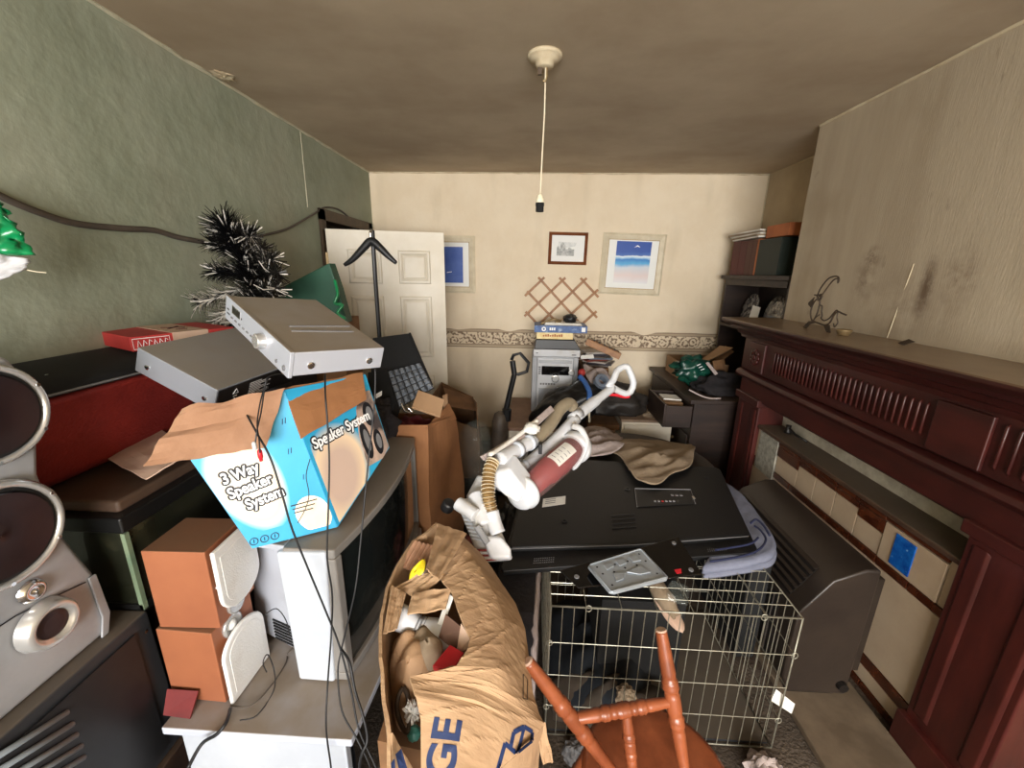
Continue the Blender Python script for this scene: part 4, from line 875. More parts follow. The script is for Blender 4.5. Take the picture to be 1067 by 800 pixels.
cable([(-0.812, 0.827, 0.418),(-0.753, 0.83, 0.418),(-0.734, 0.896, 0.416),(-0.734, 0.964, 0.416),(-0.747, 0.997, 0.416),(-0.657, 0.93, 0.534)], .0022, 'brownish wire lying on the dusty stand top', 'cable_grey')
cable([(-0.747, 0.93, 0.633),(-0.725, 0.95, 0.635),(-0.702, 0.95, 0.595),(-0.712, 0.97, 0.516)], .0016, 'short dark wire behind the lower orange speaker')
cable([(-0.806, 0.819, 0.418),(-0.777, 0.77, 0.44),(-0.791, 0.75, 0.424),(-0.828, 0.74, 0.401),(-0.836, 0.7, 0.378)], .0045, 'thick dark cable falling over the left end of the stand')
cable([(-0.774, 0.93, 0.416),(-0.721, 0.86, 0.539),(-0.703, 0.86, 0.568),(-0.669, 0.83, 0.545),(-0.717, 0.873, 0.418),(-0.721, 0.806, 0.418),(-0.759, 0.791, 0.418)], .0016, 'looped thin wire standing up on the stand beside the lower white grille')
# ---- green plastic hung at the left wall
gl = thing('green_bag', 'bright green and white plastic bag poking in at the left edge', 'bag', (-1.3,.93,1.55))
q = [(-1.27, 0.937, 1.794), (-1.22, 0.958, 1.702), (-1.2, 0.976, 1.627), (-1.25, 0.964, 1.59)]
mb = MB()
def gb(u, v):
    p = bil([(-1.28, 0.916, 1.809),(-1.24, 0.971, 1.737),(-1.2, 0.975, 1.622),(-1.28, 0.87, 1.625)], u, v)
    return p+Vector((.02*noise.noise(Vector((u*6,v*6,1))), .02*noise.noise(Vector((u*6,v*9,4))), 0))
mb.grid(gb, 16, 16, .004); obj('green_side', mb, 'green', gl, smooth=True)
def gb2(u, v):
    p = bil([(-1.27, 0.867, 1.639),(-1.21, 0.969, 1.613),(-1.22, 0.963, 1.591),(-1.27, 0.834, 1.509)], u, v)
    return p+Vector((.015*noise.noise(Vector((u*6,v*6,9))), 0, 0))
mb = MB(); mb.grid(gb2, 12, 8, .004); obj('white_side', mb, 'white', gl, smooth=True)
obj('string', MB().tube(smoothpts([(-1.21, 0.959, 1.588),(-1.2, 0.969, 1.584),(-1.19, 0.981, 1.582)], 4), .0012, 5), 'cream', gl)
# ---- tinsel tree
tt = thing('tinsel_tree', 'small black tinsel christmas tree with silver tips behind the amplifiers', 'tree', (-1.05,1.62,1.35))
pts = [Vector((-1.139, 1.62, 1.39)), Vector((-1.118, 1.62, 1.524)), Vector((-1.142, 1.62, 1.662)), Vector((-1.193, 1.62, 1.767))]
obj('trunk', MB().tube(smoothpts(pts, 4), .006, 6), 'iron', tt)
br = [((-1.141, 1.62, 1.553),(-0.956, 1.55, 1.586)),((-1.145, 1.62, 1.597),(-1.003, 1.6, 1.635)),((-1.157, 1.62, 1.523),(-1.294, 1.55, 1.466)),((-1.13, 1.62, 1.616),(-1.047, 1.62, 1.678)),((-1.144, 1.62, 1.456),(-0.971, 1.55, 1.529)),((-1.152, 1.62, 1.486),(-1.237, 1.56, 1.395)),((-1.162, 1.62, 1.662),(-1.237, 1.6, 1.695)),((-1.146, 1.62, 1.448),(-1.21, 1.58, 1.367)),((-1.171, 1.62, 1.722),(-1.073, 1.6, 1.718)),((-1.156, 1.62, 1.579),(-1.249, 1.6, 1.588))]
random.seed(11)
mbk, mbs = MB(), MB()
def needles(p0, p1, n, ln, sil):
    ax = (Vector(p1)-Vector(p0)); L_ = ax.length; ax = ax.normalized(); u = ax.orthogonal().normalized(); w_ = ax.cross(u)
    for i in range(n):
        t = random.random(); a = random.random()*2*PI; p = lerp(p0, p1, t)
        d = (u*math.cos(a)+w_*math.sin(a)+ax*random.uniform(.1,.9)).normalized(); l = ln*random.uniform(.6,1.1)
        m_ = mbs if random.random() < sil else mbk; s = d.cross(ax).normalized()*(.0024 if m_ is mbs else .0016); l *= 1.12 if m_ is mbs else 1.0; q = p+d*l
        m_.add([p-s, p+s, q+s*.8, q-s*.8], [(0,1,2,3)])
for i in range(3): needles(pts[i], pts[i+1], 1000, .085, .05)
for i, (a, b_) in enumerate(br): needles(a, b_, 420, .055, .5 if i in (2,5,7) else .09)
o1 = obj('dark_tinsel', mbk, 'tree', tt, kind='stuff', fixn=False); o2 = obj('silver_tinsel', mbs, 'tinsel', tt, kind='stuff', fixn=False, label='silver tinsel tips')
obj('branch', MB().tube([(-1.139, 1.62, 1.39),(-1.165, 1.62, 1.523),(-1.294, 1.55, 1.466)], .004, 6), 'iron', tt)
obj('foot', MB().lathe([(0,.06),(.01,.06),(.02,.012),(.10,.01)], (-1.07,1.62,1.352), (0,0,1), 14), 'blackmatt', tt)
tag(obj('book_pile', MB().box((-1.38,1.45,1.0),(-.97,1.78,1.35)), 'dkfabric', bevel=.02), 'dark fabric-covered stack behind the red case under the tinsel tree', 'stack')
tag(obj('storage_chest', MB().box((-1.38,1.47,0),(-.97,1.80,.998)), 'dkwood', bevel=.004), 'dark tall chest against the green wall behind the television', 'chest')
# ---- green paper bag right of the tree
gr = thing('gift_bag', 'dark green bag with bright green handle ribbon behind the upper amplifier', 'bag', (-1.0,1.9,1.36))
obj('bag', MB().prism([(-1.154, 1.84, 1.507),(-0.898, 1.84, 1.628),(-0.87, 1.84, 1.521),(-0.84, 1.84, 1.367),(-0.989, 1.84, 1.324),(-1.12, 1.84, 1.365)], (0,.06,0)), 'greendark', gr, bevel=.004)
random.seed(5)
obj('ribbon', MB().tube(smoothpts([(-0.875, 1.83, 1.554),(-0.858, 1.81, 1.497),(-0.87, 1.8, 1.456),(-0.836, 1.8, 1.448),(-0.857, 1.79, 1.415),(-0.824, 1.79, 1.39)], 5), .007, 6), 'green', gr, smooth=True)
tag(obj('tall_box', MB().box((-1.16,1.83,0),(-.86,2.02,1.38)), 'card_dark', bevel=.004), 'tall old carton behind the chest carrying the dark green bag', 'carton')
# ---- coat stand
cs = thing('valet_stand', 'black valet stand with moulded coat hanger before the white door', 'coat stand', (-.80,2.18,0))
obj('pole', MB().tube([(-.80,2.23,.0),(-0.816, 2.16, 1.205),(-0.805, 2.13, 1.559),(-0.799, 2.12, 1.791)], .011, 10), 'black', cs)
obj('base', MB().lathe([(0,.10),(.02,.10),(.03,.03),(.04,.015)], (-.80,2.23,0), (0,0,1), 20), 'black', cs)
hp = [(-0.947, 2.1, 1.623),(-0.9, 2.1, 1.652),(-0.841, 2.1, 1.707),(-0.8, 2.1, 1.739),(-0.759, 2.1, 1.708),(-0.718, 2.1, 1.668),(-0.681, 2.1, 1.636)]
obj('hanger', MB().tube(smoothpts(hp, 4), [ .009+.011*math.sin(PI*i/24)**1.0 for i in range(25)], 10), 'black', cs, smooth=True)
obj('hanger_neck', MB().tube([(-0.802, 2.1, 1.744),(-0.804, 2.1, 1.775),(-0.8, 2.11, 1.794)], .006, 8), 'chrome', cs)
# ---- black folder with grey foam tiles
bf = thing('sample_case', 'open black case with a sheet of grey square foam pads in front of the door', 'case', (-.65,1.9,.95))
q = [Vector((-0.776, 1.86, 0.974)), Vector((-0.479, 1.9, 1.069)), Vector((-0.612, 2.02, 1.297)), Vector((-0.8, 2.02, 1.269))]
obj('lid', MB().slab(q, .012), 'blackmatt', bf, bevel=.003)
obj('rail', MB().tube([(-0.472, 1.89, 1.067),(-0.604, 2.01, 1.299)], .006, 6), 'black', bf)
q = [Vector((-0.603, 1.78, 0.982)), Vector((-0.451, 1.84, 1.067)), Vector((-0.535, 1.93, 1.166)), Vector((-0.689, 1.9, 1.126))]
sheet = obj('foam_sheet', MB().slab(q, .006), 'darkgrey', bf)
nq = nrm(q); nq = nq if nq.y < 0 else -nq
for i in range(6):
    for j in range(5):
        a = [bil(q, (i+.08)/6, (j+.08)/5), bil(q, (i+.92)/6, (j+.08)/5), bil(q, (i+.92)/6, (j+.92)/5), bil(q, (i+.08)/6, (j+.92)/5)]; c = sum(a, Vector())/4
        top_ = [lerp(p, c, .45)+nq*.016 for p in a]
        obj('foam_pad', MB().hexa([p+nq*.001 for p in a]+top_), 'greytile', sheet)
obj('tray', MB().prism([(-0.798, 1.92, 1.113),(-0.696, 1.92, 1.135),(-0.626, 1.8, 0.998),(-0.669, 1.74, 0.866),(-0.748, 1.74, 0.849)], (0,.10,-.04)), 'blackmatt', bf, bevel=.004)
# ---- tall carton with cloth
cx = thing('carton', 'tall orange-brown open carton stuffed with maroon cloth behind the television', 'carton', (-.52,1.85,0))
cz = .80
c0 = Vector((-.73,1.73,0)); c1_ = Vector((-.47,1.73,0)); c2_ = Vector((-.36,2.05,0)); c3 = Vector((-.73,2.10,0))
c0, c1_ = Vector((-.75,1.75,0)), Vector((-.445,1.73,0))
tops = [Vector((-0.684, 1.74, 0.908)), Vector((-0.454, 1.72, 0.924)), Vector((-0.388, 2.02, 0.87)), Vector((-.75,2.10,.84))]
mid = [Vector((-0.712, 1.74, 0.523)), Vector((-0.46, 1.7, 0.532)), Vector((-0.348, 2.05, 0.443)), Vector((-.74,2.1,.4))]
bot = [c0, c1_, c2_, c3]
for k in range(4):
    a, b_ = k, (k+1)%4
    def wf(u, v, a=a, b_=b_):
        p0 = lerp(bot[a], bot[b_], u); p1 = lerp(mid[a], mid[b_], u); p2 = lerp(tops[a], tops[b_], u)
        p = lerp(p0, p1, v*2) if v < .5 else lerp(p1, p2, v*2-1)
        cc = Vector((-.58,1.9,p.z)); return p+(p-cc).normalized()*.012*noise.noise(p*7)
    mb = MB(); mb.grid(wf, 10, 16, .005); obj('side_panel', mb, 'card_brown', cx)
obj('bottom', MB().slab(bot, .004), 'card_brown', cx)
q = [Vector((-0.454, 1.72, 0.924)), Vector((-0.388, 2.02, 0.87)), Vector((-0.423, 2, 0.918)), Vector((-0.483, 1.8, 0.926))]
mb = MB(); mb.grid(flapf([Vector((-0.462, 1.715, 0.911)), Vector((-0.378, 2.02, 0.849)), Vector((-0.417, 2.02, 0.933)), Vector((-0.454, 1.83, 0.916))], .01, 5), 8, 8, .004); obj('flap', mb, 'card_brown', cx)
obj('torn_corner', MB().slab([(-0.444, 2, 0.886),(-0.419, 2, 0.897),(-0.428, 2.03, 0.982),(-0.453, 2.03, 0.971)], .006), 'card', cx)
tag(obj('maroon_cloth', MB().blob((-.60,1.91,.80), (.115,.13,.08), .15, 2.6, 3, 18), 'maroon', smooth=True), 'maroon cloth bundled in the mouth of the tall carton', 'cloth')
tag(obj('card_piece', MB().slab([(-0.519, 1.7, 1.016),(-0.396, 1.72, 0.967),(-0.393, 1.8, 1.024),(-0.514, 1.8, 1.067)], .012), 'card', bevel=.002), 'small square scrap of plain cardboard lying on the maroon cloth', 'card')
tag(obj('metal_clip', MB().tube(smoothpts([(-0.566, 1.7, 1.032),(-0.547, 1.69, 1),(-0.51, 1.68, 0.996),(-0.534, 1.68, 1.022)], 4), .005, 6), 'chrome', smooth=True), 'small chrome clip beside the cardboard scrap', 'clip')
cu = thing('fabric_bag', 'charcoal fabric bag with small white tag beside the blue box', 'bag', (-.66,1.68,.80))
obj('body', MB().blob((-.70,1.70,.93), (.095,.09,.12), .2, 2.2, 8, 18), 'dkfabric', cu, smooth=True)
obj('tag', MB().slab([(-0.64, 1.6, 1.1),(-0.61, 1.6, 1.118),(-0.612, 1.6, 1.097),(-0.637, 1.6, 1.083)], .002), 'inkwhite', cu)
# torn brown box behind
tb = thing('torn_box', 'torn old brown carton against the back wall behind the maroon cloth', 'carton', (-.45,2.7,0))
for q in ([(-.62,2.52,0),(-.30,2.52,0),(-0.338, 2.52, 0.593),(-0.624, 2.52, 0.698)], [(-.30,2.52,0),(-.31,2.95,0),(-0.43, 2.95, 0.685),(-0.337, 2.52, 0.774)], [(-.31,2.95,0),(-.60,2.95,0),(-0.663, 2.95, 0.792),(-0.43, 2.95, 0.685)], [(-.60,2.95,0),(-.62,2.52,0),(-0.646, 2.52, 0.797),(-0.663, 2.95, 0.792)]):
    obj('side_panel', MB().slab(q, .006), 'card_dark', tb)
obj('flap', MB().slab([(-0.638, 2.9, 0.762),(-0.416, 2.9, 0.694),(-0.357, 2.62, 0.686),(-0.537, 2.6, 0.714)], .005), 'card_dark', tb)
# bottle
bo2 = thing('plastic_bottle', 'big clear plastic bottle in the dark gap behind the white vacuum', 'bottle', (-.30,2.28,.30))
obj('body', MB().lathe([(0,.07),(.01,.095),(.2,.10),(.32,.10),(.39,.09),(.43,.07),(.45,.04),(.465,.001)], (-.315,2.28,.28), (0,0,1), 24), 'bottle', bo2, smooth=True)
obj('base_ring', MB().lathe([(0,.092),(.012,.098)], (-.315,2.28,.284), (0,0,1), 20), 'blackmatt', bo2)
tag(obj('junk_box', MB().hexa([(-.46,2.12,0),(-.18,2.12,0),(-.18,2.46,0),(-.46,2.46,0),(-.44,2.14,.278),(-.2,2.14,.278),(-.2,2.44,.278),(-.44,2.44,.278)]), 'dkfabric', bevel=.01), 'dark box on the floor under the clear bottle', 'box')
tag(obj('red_cloth', MB().blob((-.27,1.90,.09), (.07,.11,.11), .3, 3, 12, 16, flat=0), mat('dim_red_cloth', S(92,40,32), S(66,28,24), 8, .9), smooth=True), 'dull red cloth on the floor beside the tall carton', 'cloth')
tag(obj('wheel', MB().lathe([(0,.05),(.006,.06),(.03,.06),(.036,.05)], (-.20,1.72,.20), (.5,-.8,.2), 24), 'black', bevel=.003), 'black wheel lying among the dark things left of the white vacuum', 'wheel')
tag(obj('dark_sack', MB().blob((-.08,2.06,.14), (.09,.20,.15), .2, 2.5, 19, 18, flat=0), 'blackbag', smooth=True), 'black plastic sack on the floor behind the white vacuum', 'sack')
tag(obj('dark_sack', MB().blob((-.24,1.50,.10), (.11,.18,.13), .25, 2.5, 29, 18, flat=0), 'blackbag', smooth=True), 'black plastic sack on the floor between television and board', 'sack')
# ================================================================= MIDDLE OF THE ROOM
from mathutils.bvhtree import BVHTree
def radial(center, bnd, rings, amp, seed, t, fall=0.0):
    """cloth-like sheet: boundary polygon blended to a centre, crumpled by noise"""
    c = Vector(center); B_ = smoothpts([Vector(p) for p in bnd]+[Vector(bnd[0])], 5)[:-1]; k = len(B_)
    vs = [c]; 
    for j in range(1, rings+1):
        for p in B_:
            s = j/rings; q = lerp(c, p, s)
            ra_ = q.x*.8+q.y*.6; rb2 = -q.x*.6+q.y*.8; fold = noise.noise(Vector((ra_*5+seed, rb2*17, seed)))+.35*noise.noise(Vector((ra_*12+seed, rb2*36, seed*2)))
            ridge = .5-abs(noise.noise(Vector((ra_*4, rb2*13+seed, 5))))
            q = q+Vector((0,0,amp*(fold+1.3*ridge)*(1-.5*s**4)))-Vector((0,0,fall*s**3)); vs.append(q)
    fs = [(0, 1+i, 1+(i+1)%k) for i in range(k)]
    for j in range(rings-1):
        for i in range(k): fs.append((1+j*k+i, 1+(j+1)*k+i, 1+(j+1)*k+(i+1)%k, 1+j*k+(i+1)%k))
    o = len(vs); vs2 = [v-Vector((0,0,t)) for v in vs]; l = 1+(rings-1)*k
    fs2 = [tuple(a+o for a in reversed(f)) for f in fs]+[(l+i, l+i+o, l+(i+1)%k+o, l+(i+1)%k) for i in range(k)]
    return MB().add(vs+vs2, fs+fs2)
# ---- wire dog crate
CX0, CX1, CY0, CY1, CZ = .09, .88, 1.085, 1.66, .565
cg = thing('dog_crate', 'wire dog crate holding dark cloths under the flat television', 'crate', ((CX0+CX1)/2, (CY0+CY1)/2, 0))
def panel(name, frame, lines, r=.0015):
    p = obj(name, MB().tube(frame, .0032, 6, closed=True), 'steel', cg, smooth=True)
    proto = {}
    for a, b_ in lines:
        a = Vector(a); b_ = Vector(b_); d = b_-a; key = tuple(round(x, 4) for x in d)
        if key not in proto:
            mb = MB().tube([(0,0,0), d], r, 5); me = bpy.data.meshes.new('wire'); me.from_pydata(mb.v, [], mb.f); me.materials.append(M['steel']); proto[key] = me
        o = bpy.data.objects.new('wire', proto[key]); COL.objects.link(o); o.parent = p; o.location = a-root_of(p)
    return p
zr = [.01+.1375*k for k in range(1, 4)]
nx_ = 21
for nm, y_ in (('front_panel', CY0), ('back_panel', CY1)):
    panel(nm, [(CX0,y_,.01),(CX1,y_,.01),(CX1,y_,CZ),(CX0,y_,CZ)], [((CX0+(CX1-CX0)*k/nx_, y_, .01), (CX0+(CX1-CX0)*k/nx_, y_, CZ)) for k in range(1, nx_)]+[((CX0,y_-.003,z),(CX1,y_-.003,z)) for z in zr])
for nm, x_ in (('side_panel', CX0), ('side_panel', CX1)):
    panel(nm, [(x_,CY0,.01),(x_,CY1,.01),(x_,CY1,CZ),(x_,CY0,CZ)], [((x_, CY0+(CY1-CY0)*k/14, .01), (x_, CY0+(CY1-CY0)*k/14, CZ)) for k in range(1, 14)]+[((x_,CY0,z),(x_,CY1,z)) for z in zr])
panel('top_panel', [(CX0,CY0,CZ),(CX1,CY0,CZ),(CX1,CY1,CZ),(CX0,CY1,CZ)], [((CX0, CY0+(CY1-CY0)*k/11, CZ), (CX1, CY0+(CY1-CY0)*k/11, CZ)) for k in range(1, 11)]+[((CX0+(CX1-CX0)*k/7, CY0, CZ+.003), (CX0+(CX1-CX0)*k/7, CY1, CZ+.003)) for k in range(1, 7)])
for x_, z_ in ((CX0,.42),(CX1,.42),(CX0,.14),(CX1,.14),(CX0+.12,CZ),(CX1-.12,CZ)):
    obj('clip', MB().tube([(x_+.010*math.cos(a), CY0-.003, z_+.012*math.sin(a)) for a in [k*PI/4 for k in range(8)]], .002, 5, closed=True), 'steel', cg, smooth=True)
obj('tray', MB().box((CX0+.01,CY0+.01,.012),(CX1-.01,CY1-.01,.02)), 'darkgrey', cg)
tag(obj('crate_bedding', radial((.36,1.40,.12), [(.12,1.14,.03),(.45,1.12,.03),(.52,1.35,.04),(.50,1.60,.05),(.14,1.62,.05)], 10, .05, 3, .015, .0), mat('dark_blue_cloth', S(26,32,40), S(18,20,24), 6, .95), smooth=True), 'dark blue-grey cloth heaped on the left inside the dog crate', 'cloth')
tag(obj('crate_bedding', radial((.34,1.24,.08), [(.12,1.12,.03),(.36,1.10,.03),(.56,1.12,.03),(.50,1.26,.05),(.14,1.28,.05)], 8, .05, 8, .012), mat('dull_brown_cloth', S(70,60,50), S(50,42,34), 8, .95), smooth=True), 'dull brown blanket at the front left inside the dog crate', 'blanket')
sh = thing('old_shoe', 'pale beige shoe hanging sole-down just under the crate top', 'shoe', (.50,1.22,.44))
obj('sole', MB().blob((.515,1.22,.455), (.035,.085,.014), .05, 2, 4, 12, mtx=Matrix.Rotation(.5,3,'Z')@Matrix.Rotation(.5,3,'X')), 'beigecard', sh, smooth=True)
obj('upper', MB().blob((.50,1.235,.49), (.032,.075,.03), .08, 2, 5, 12, mtx=Matrix.Rotation(.5,3,'Z')@Matrix.Rotation(.5,3,'X')), 'khaki', sh, smooth=True)
tag(obj('shoe_carton', MB().box((.30,1.30,.022),(.62,1.60,.40)), 'blackmatt', bevel=.004), 'black box standing inside the dog crate behind the shoe', 'box')
tag(obj('paper_tag', MB().slab([(.85,1.095,.21),(.92,1.085,.17),(.925,1.088,.21),(.862,1.10,.255)], .001), 'paper'), 'small white paper tag tied to the right corner of the dog crate', 'tag')
random.seed(21)
db = [('crumpled_paper', 'grey', (.20,1.02,.0), (.05,.04,.035), 'crumpled pale paper on the floor before the left crate corner'),
      ('crumpled_bag', 'mauve', (.80,.99,.0), (.055,.05,.05), 'grey-white plastic bag on the floor under the right crate corner'),
      ('yellow_rag', 'khaki', (.38,1.14,.10), (.035,.03,.04), 'small dull yellowish rag inside the crate front behind the broken chair')]
for nm, m_, c, r, lb in db:
    tag(obj(nm, MB().blob((c[0],c[1],c[2]+r[2]*.8), r, .16, 2.5, len(nm), 14, flat=c[2] if c[2] > 0 else .001), m_), lb, nm.split('_')[1])
# ---- upright board left of the crate
ub = thing('upright_board', 'charcoal board standing on edge with frayed grey padding left of the dog crate', 'board', (.0,1.2,0))
obj('board', MB().hexa([(-.10,1.05,0),(.035,1.04,0),(.06,1.60,0),(-.08,1.60,0),(-.10,1.06,.56),(.035,1.05,.57),(.06,1.60,.55),(-.08,1.60,.55)]), 'dkfabric', ub, bevel=.004)
obj('padding', MB().grid(lambda u, v: (.045+.012*noise.noise(Vector((u*9,v*14,2)))+.03*u, 1.045+.55*u+.004*noise.noise(Vector((v*30,u,2))), .0+.56*v), 10, 30, .012), 'mauve', ub, smooth=True)
# ---- flat television lying face down
FL, FR, BR, BL = Vector((-0.084, 1.2, 0.596)), Vector((0.873, 1.345, 0.613)), Vector((1.007, 1.98, 0.628)), Vector((.015,2.0,.645))
ftv = thing('flat_television', 'big black flat television lying screen-down over the dog crate', 'television', (.45,1.6,.585))
dn = Vector((0,0,-.022))
def tq(u, v, h=0): return bil([FL,FR,BR,BL], u, v)+Vector((0,0,h))
def tprism(uv, h0, h1): 
    return MB().prism([tq(u, v, h0) for u, v in uv], (0,0,h1-h0))
rr_ = [(0.0,.02),(.012,0),(.988,0),(1,.02),(1,.985),(.985,1),(.015,1),(0,.985)]
obj('bezel_back', tprism(rr_, -.024, -.004), 'blacktv', ftv, bevel=.004)
rr2 = [(.012,.135),(.025,.115),(.5,.095),(.975,.115),(.988,.135),(.99,.95),(.965,.985),(.035,.985),(.01,.95)]
obj('rear_cover', tprism(rr2, -.006, .018), 'blacktv', ftv, bevel=.007, seg=3)
obj('edge_line', MB().tube([tq(u, v-.004, .013) for u, v in rr2[1:4]], .0016, 6), 'grey', ftv)
obj('port_bay', tprism([(.535,.42),(.80,.45),(.80,.62),(.535,.62)], .018, .0195), 'black', ftv, bevel=.001)
obj('port_bay_edge', MB().tube([tq(.535,.42,.019), tq(.535,.62,.020), tq(.80,.62,.020), tq(.80,.45,.019)], .0022, 6), 'grey', ftv)
for k in range(6): obj('port', MB().disc(tq(.62+.017*k,.475,.0195), (0,0,1), .005, .003, 12), 'silverplastic' if k != 2 else 'redbox', ftv)
obj('port', MB().box(tuple(tq(.795,.50,.0195)), tuple(tq(.795,.50,.024)+Vector((.012,.02,0)))), 'chrome', ftv)
for k in range(3): obj('port', MB().box(tuple(tq(.70+.02*k,.54,.0195)), tuple(tq(.70+.02*k,.54,.022)+Vector((.012,.01,0)))), 'grey', ftv)
obj('label', MB().slab([tq(.115,.42,.0190), tq(.215,.45,.0190), tq(.213,.53,.0190), tq(.113,.50,.0190)], .0006), 'paper', ftv)
for k in range(3): obj('label_print', MB().slab([tq(.125,.45+.018*k,.0194), tq(.17,.463+.018*k,.0194), tq(.17,.469+.018*k,.0194), tq(.125,.456+.018*k,.0194)], .0002), 'grey', ftv)
for u0, v0 in ((.12,.055),(.80,.055)):
    mb = MB()
    for i in range(10):
        for j in range(3): mb.disc(tq(u0+.008*i, v0-.02+.014*j, -.004), (0,0,1), .0022, .001, 6)
    obj('speaker_grille', mb, 'grey', ftv, kind='stuff')
for k in range(4): obj('raised_rib', MB().tube([tq(.42,.22+.04*k,.019), tq(.52,.23+.04*k,.019)], .002, 6), 'blacktv', ftv)
for u, v in ((.22,.3),(.5,.62),(.6,.8),(.9,.8)): obj('screw_boss', MB().lathe([(0,.012),(.002,.012),(.002,.006),(0,.006)], tq(u,v,.018), (0,0,1), 14), 'black', ftv)
# ---- television stand plate
gp_ = thing('stand_base', 'black glass television foot with pressed steel plate lying on the crate edge', 'stand', (.40,1.25,.64))
G = [Vector((0.117, 1.149, 0.65)), Vector((0.174, 1.086, 0.64)), Vector((0.583, 1.152, 0.658)), Vector((0.566, 1.333, 0.668))]
obj('glass_plate', MB().slab(G, .006), 'blackgloss', gp_, bevel=.002)
for uv in ((.5,.06),(.14,.93),(.88,.93)): obj('rubber_pad', MB().disc(bil(G, *uv)+Vector((0,0,.0005)), (0,0,1), .008, .003, 16), 'grey', gp_)
obj('red_sticker', MB().slab([bil(G,.82,.80)+Vector((0,0,.002)), bil(G,.93,.80)+Vector((0,0,.002)), bil(G,.93,.84)+Vector((0,0,.002)), bil(G,.82,.86)+Vector((0,0,.002))], .001), 'redp', gp_)
K = [Vector((0.205, 1.15, 0.672)), Vector((0.264, 1.04, 0.662)), Vector((0.462, 1.106, 0.672)), Vector((0.406, 1.244, 0.678))]
def kq(u, v, h=0): return bil(K, u, v)+Vector((0,0,h))
pt = obj('steel_plate', MB().prism([kq(u, v, -.006) for u, v in ((0,.06),(.06,0),(.94,0),(1,.06),(1,.94),(.94,1),(.06,1),(0,.94))], (0,0,.008)), 'steelgrey', gp_, bevel=.002)
rim = [kq(u, v, .003) for u, v in ((.03,.06),(.06,.03),(.94,.03),(.97,.06),(.97,.94),(.94,.97),(.06,.97),(.03,.94))]
obj('rim', MB().tube(rim, .0028, 6, closed=True), 'steelgrey', pt, smooth=True)
for q4 in (((.16,.22),(.34,.22),(.30,.36),(.18,.36)), ((.14,.44),(.34,.44),(.32,.58),(.16,.58)), ((.18,.68),(.34,.68),(.36,.82),(.16,.82)), ((.48,.26),(.74,.20),(.72,.34),(.56,.44)), ((.56,.46),(.72,.62),(.74,.80),(.48,.74))):
    obj('pressing', MB().prism([kq(u, v, .002) for u, v in q4], (0,0,.004)), 'steelgrey', pt, bevel=.0018)
for u, v in ((.24,.40),(.26,.62),(.42,.50),(.44,.30),(.44,.70),(.78,.12),(.16,.12),(.16,.88),(.80,.88),(.40,.12),(.40,.88)): obj('bolt_hole', MB().disc(kq(u, v, .002), (0,0,1), .0035, .0006, 10), 'ink', pt)
obj('folded_lip', MB().tube([kq(.97,.05,.004), kq(.97,.95,.004)], .004, 6), 'steelgrey', pt)
tag(obj('clear_sleeve', MB().hexa([(.46,1.12,.572),(.53,1.10,.572),(.56,1.17,.572),(.49,1.19,.572),(.47,1.13,.60),(.52,1.11,.59),(.55,1.16,.60),(.50,1.18,.61)]), 'bottle', bevel=.006), 'small clear plastic piece under the steel plate on the crate top', 'plastic')
# ---- dark round table beyond
rt = thing('round_table', 'dark dusty round table beyond the flat television', 'table', (.62,2.19,0))
obj('tabletop', MB().lathe([(0,.43),(.008,.445),(.02,.445),(.028,.435),(.028,.001)], (.62,2.19,.53), (0,0,1), 48), 'tabletop', rt)
obj('pedestal', MB().lathe([(0,.20),(.03,.18),(.05,.05),(.25,.035),(.45,.05),(.53,.12)], (.62,2.19,0), (0,0,1), 20), 'dkwood', rt, smooth=True)
# ---- cloths
tag(obj('khaki_cloth', radial((0.696, 1.994, 0.68), [(0.454, 2.079, 0.665),(0.559, 2.236, 0.67),(.76,2.40,.60),(1.00,2.36,.60),(0.907, 2.091, 0.665),(0.825, 1.925, 0.665),(0.703, 1.828, 0.668),(0.609, 1.727, 0.668),(0.535, 1.749, 0.668),(0.501, 1.852, 0.668),(0.495, 1.981, 0.668)], 22, .022, 2, .004), 'khaki', smooth=True), 'crumpled khaki cloth lying over the far edge of the flat television', 'cloth')
tag(obj('mauve_cloth', radial((0.395, 2.246, 0.66), [(0.265, 2.075, 0.66),(0.332, 2.467, 0.63),(0.511, 2.575, 0.6),(0.569, 2.4, 0.62),(0.539, 2.139, 0.67),(0.444, 2.031, 0.67),(0.334, 2.01, 0.67)], 12, .045, 6, .004), 'mauve', smooth=True), 'crumpled pinkish grey cloth between khaki cloth and white vacuum', 'cloth')
lb_ = thing('bedding', 'folded lilac-grey bedding with navy stripes sticking out beside the flat television', 'bedding', (.98,1.7,.55))
bn = [(0.989, 1.918, 0.6),(1.023, 1.789, 0.6),(1.011, 1.612, 0.6),(0.986, 1.45, 0.6),(0.946, 1.367, 0.6),(0.879, 1.319, 0.6),(0.753, 1.28, 0.6),(0.634, 1.252, 0.6),(0.683, 1.329, 0.59),(.75,1.60,.59),(.85,1.9,.59)]
obj('sheet', radial((.92,1.62,.605), bn, 10, .008, 14, .025), 'lilac', lb_, smooth=True)
bn2 = [(p[0]+.004,p[1]-.006,p[2]-.030) for p in bn]
obj('lower_fold', radial((.93,1.62,.585), bn2, 8, .006, 15, .012), 'lilac', lb_, smooth=True)
for pts_ in ([(0.656, 1.258, 0.625),(0.769, 1.287, 0.628),(0.859, 1.33, 0.628),(0.922, 1.396, 0.628),(0.93, 1.454, 0.63),(0.921, 1.479, 0.63)], [(0.914, 1.495, 0.632),(0.952, 1.524, 0.632),(0.962, 1.484, 0.628),(0.958, 1.433, 0.62)], [(0.704, 1.33, 0.62),(0.836, 1.356, 0.632),(0.895, 1.4, 0.632)]):
    obj('stripe', MB().tube(smoothpts(pts_, 5), .0042, 6), 'navy', lb_, smooth=True)
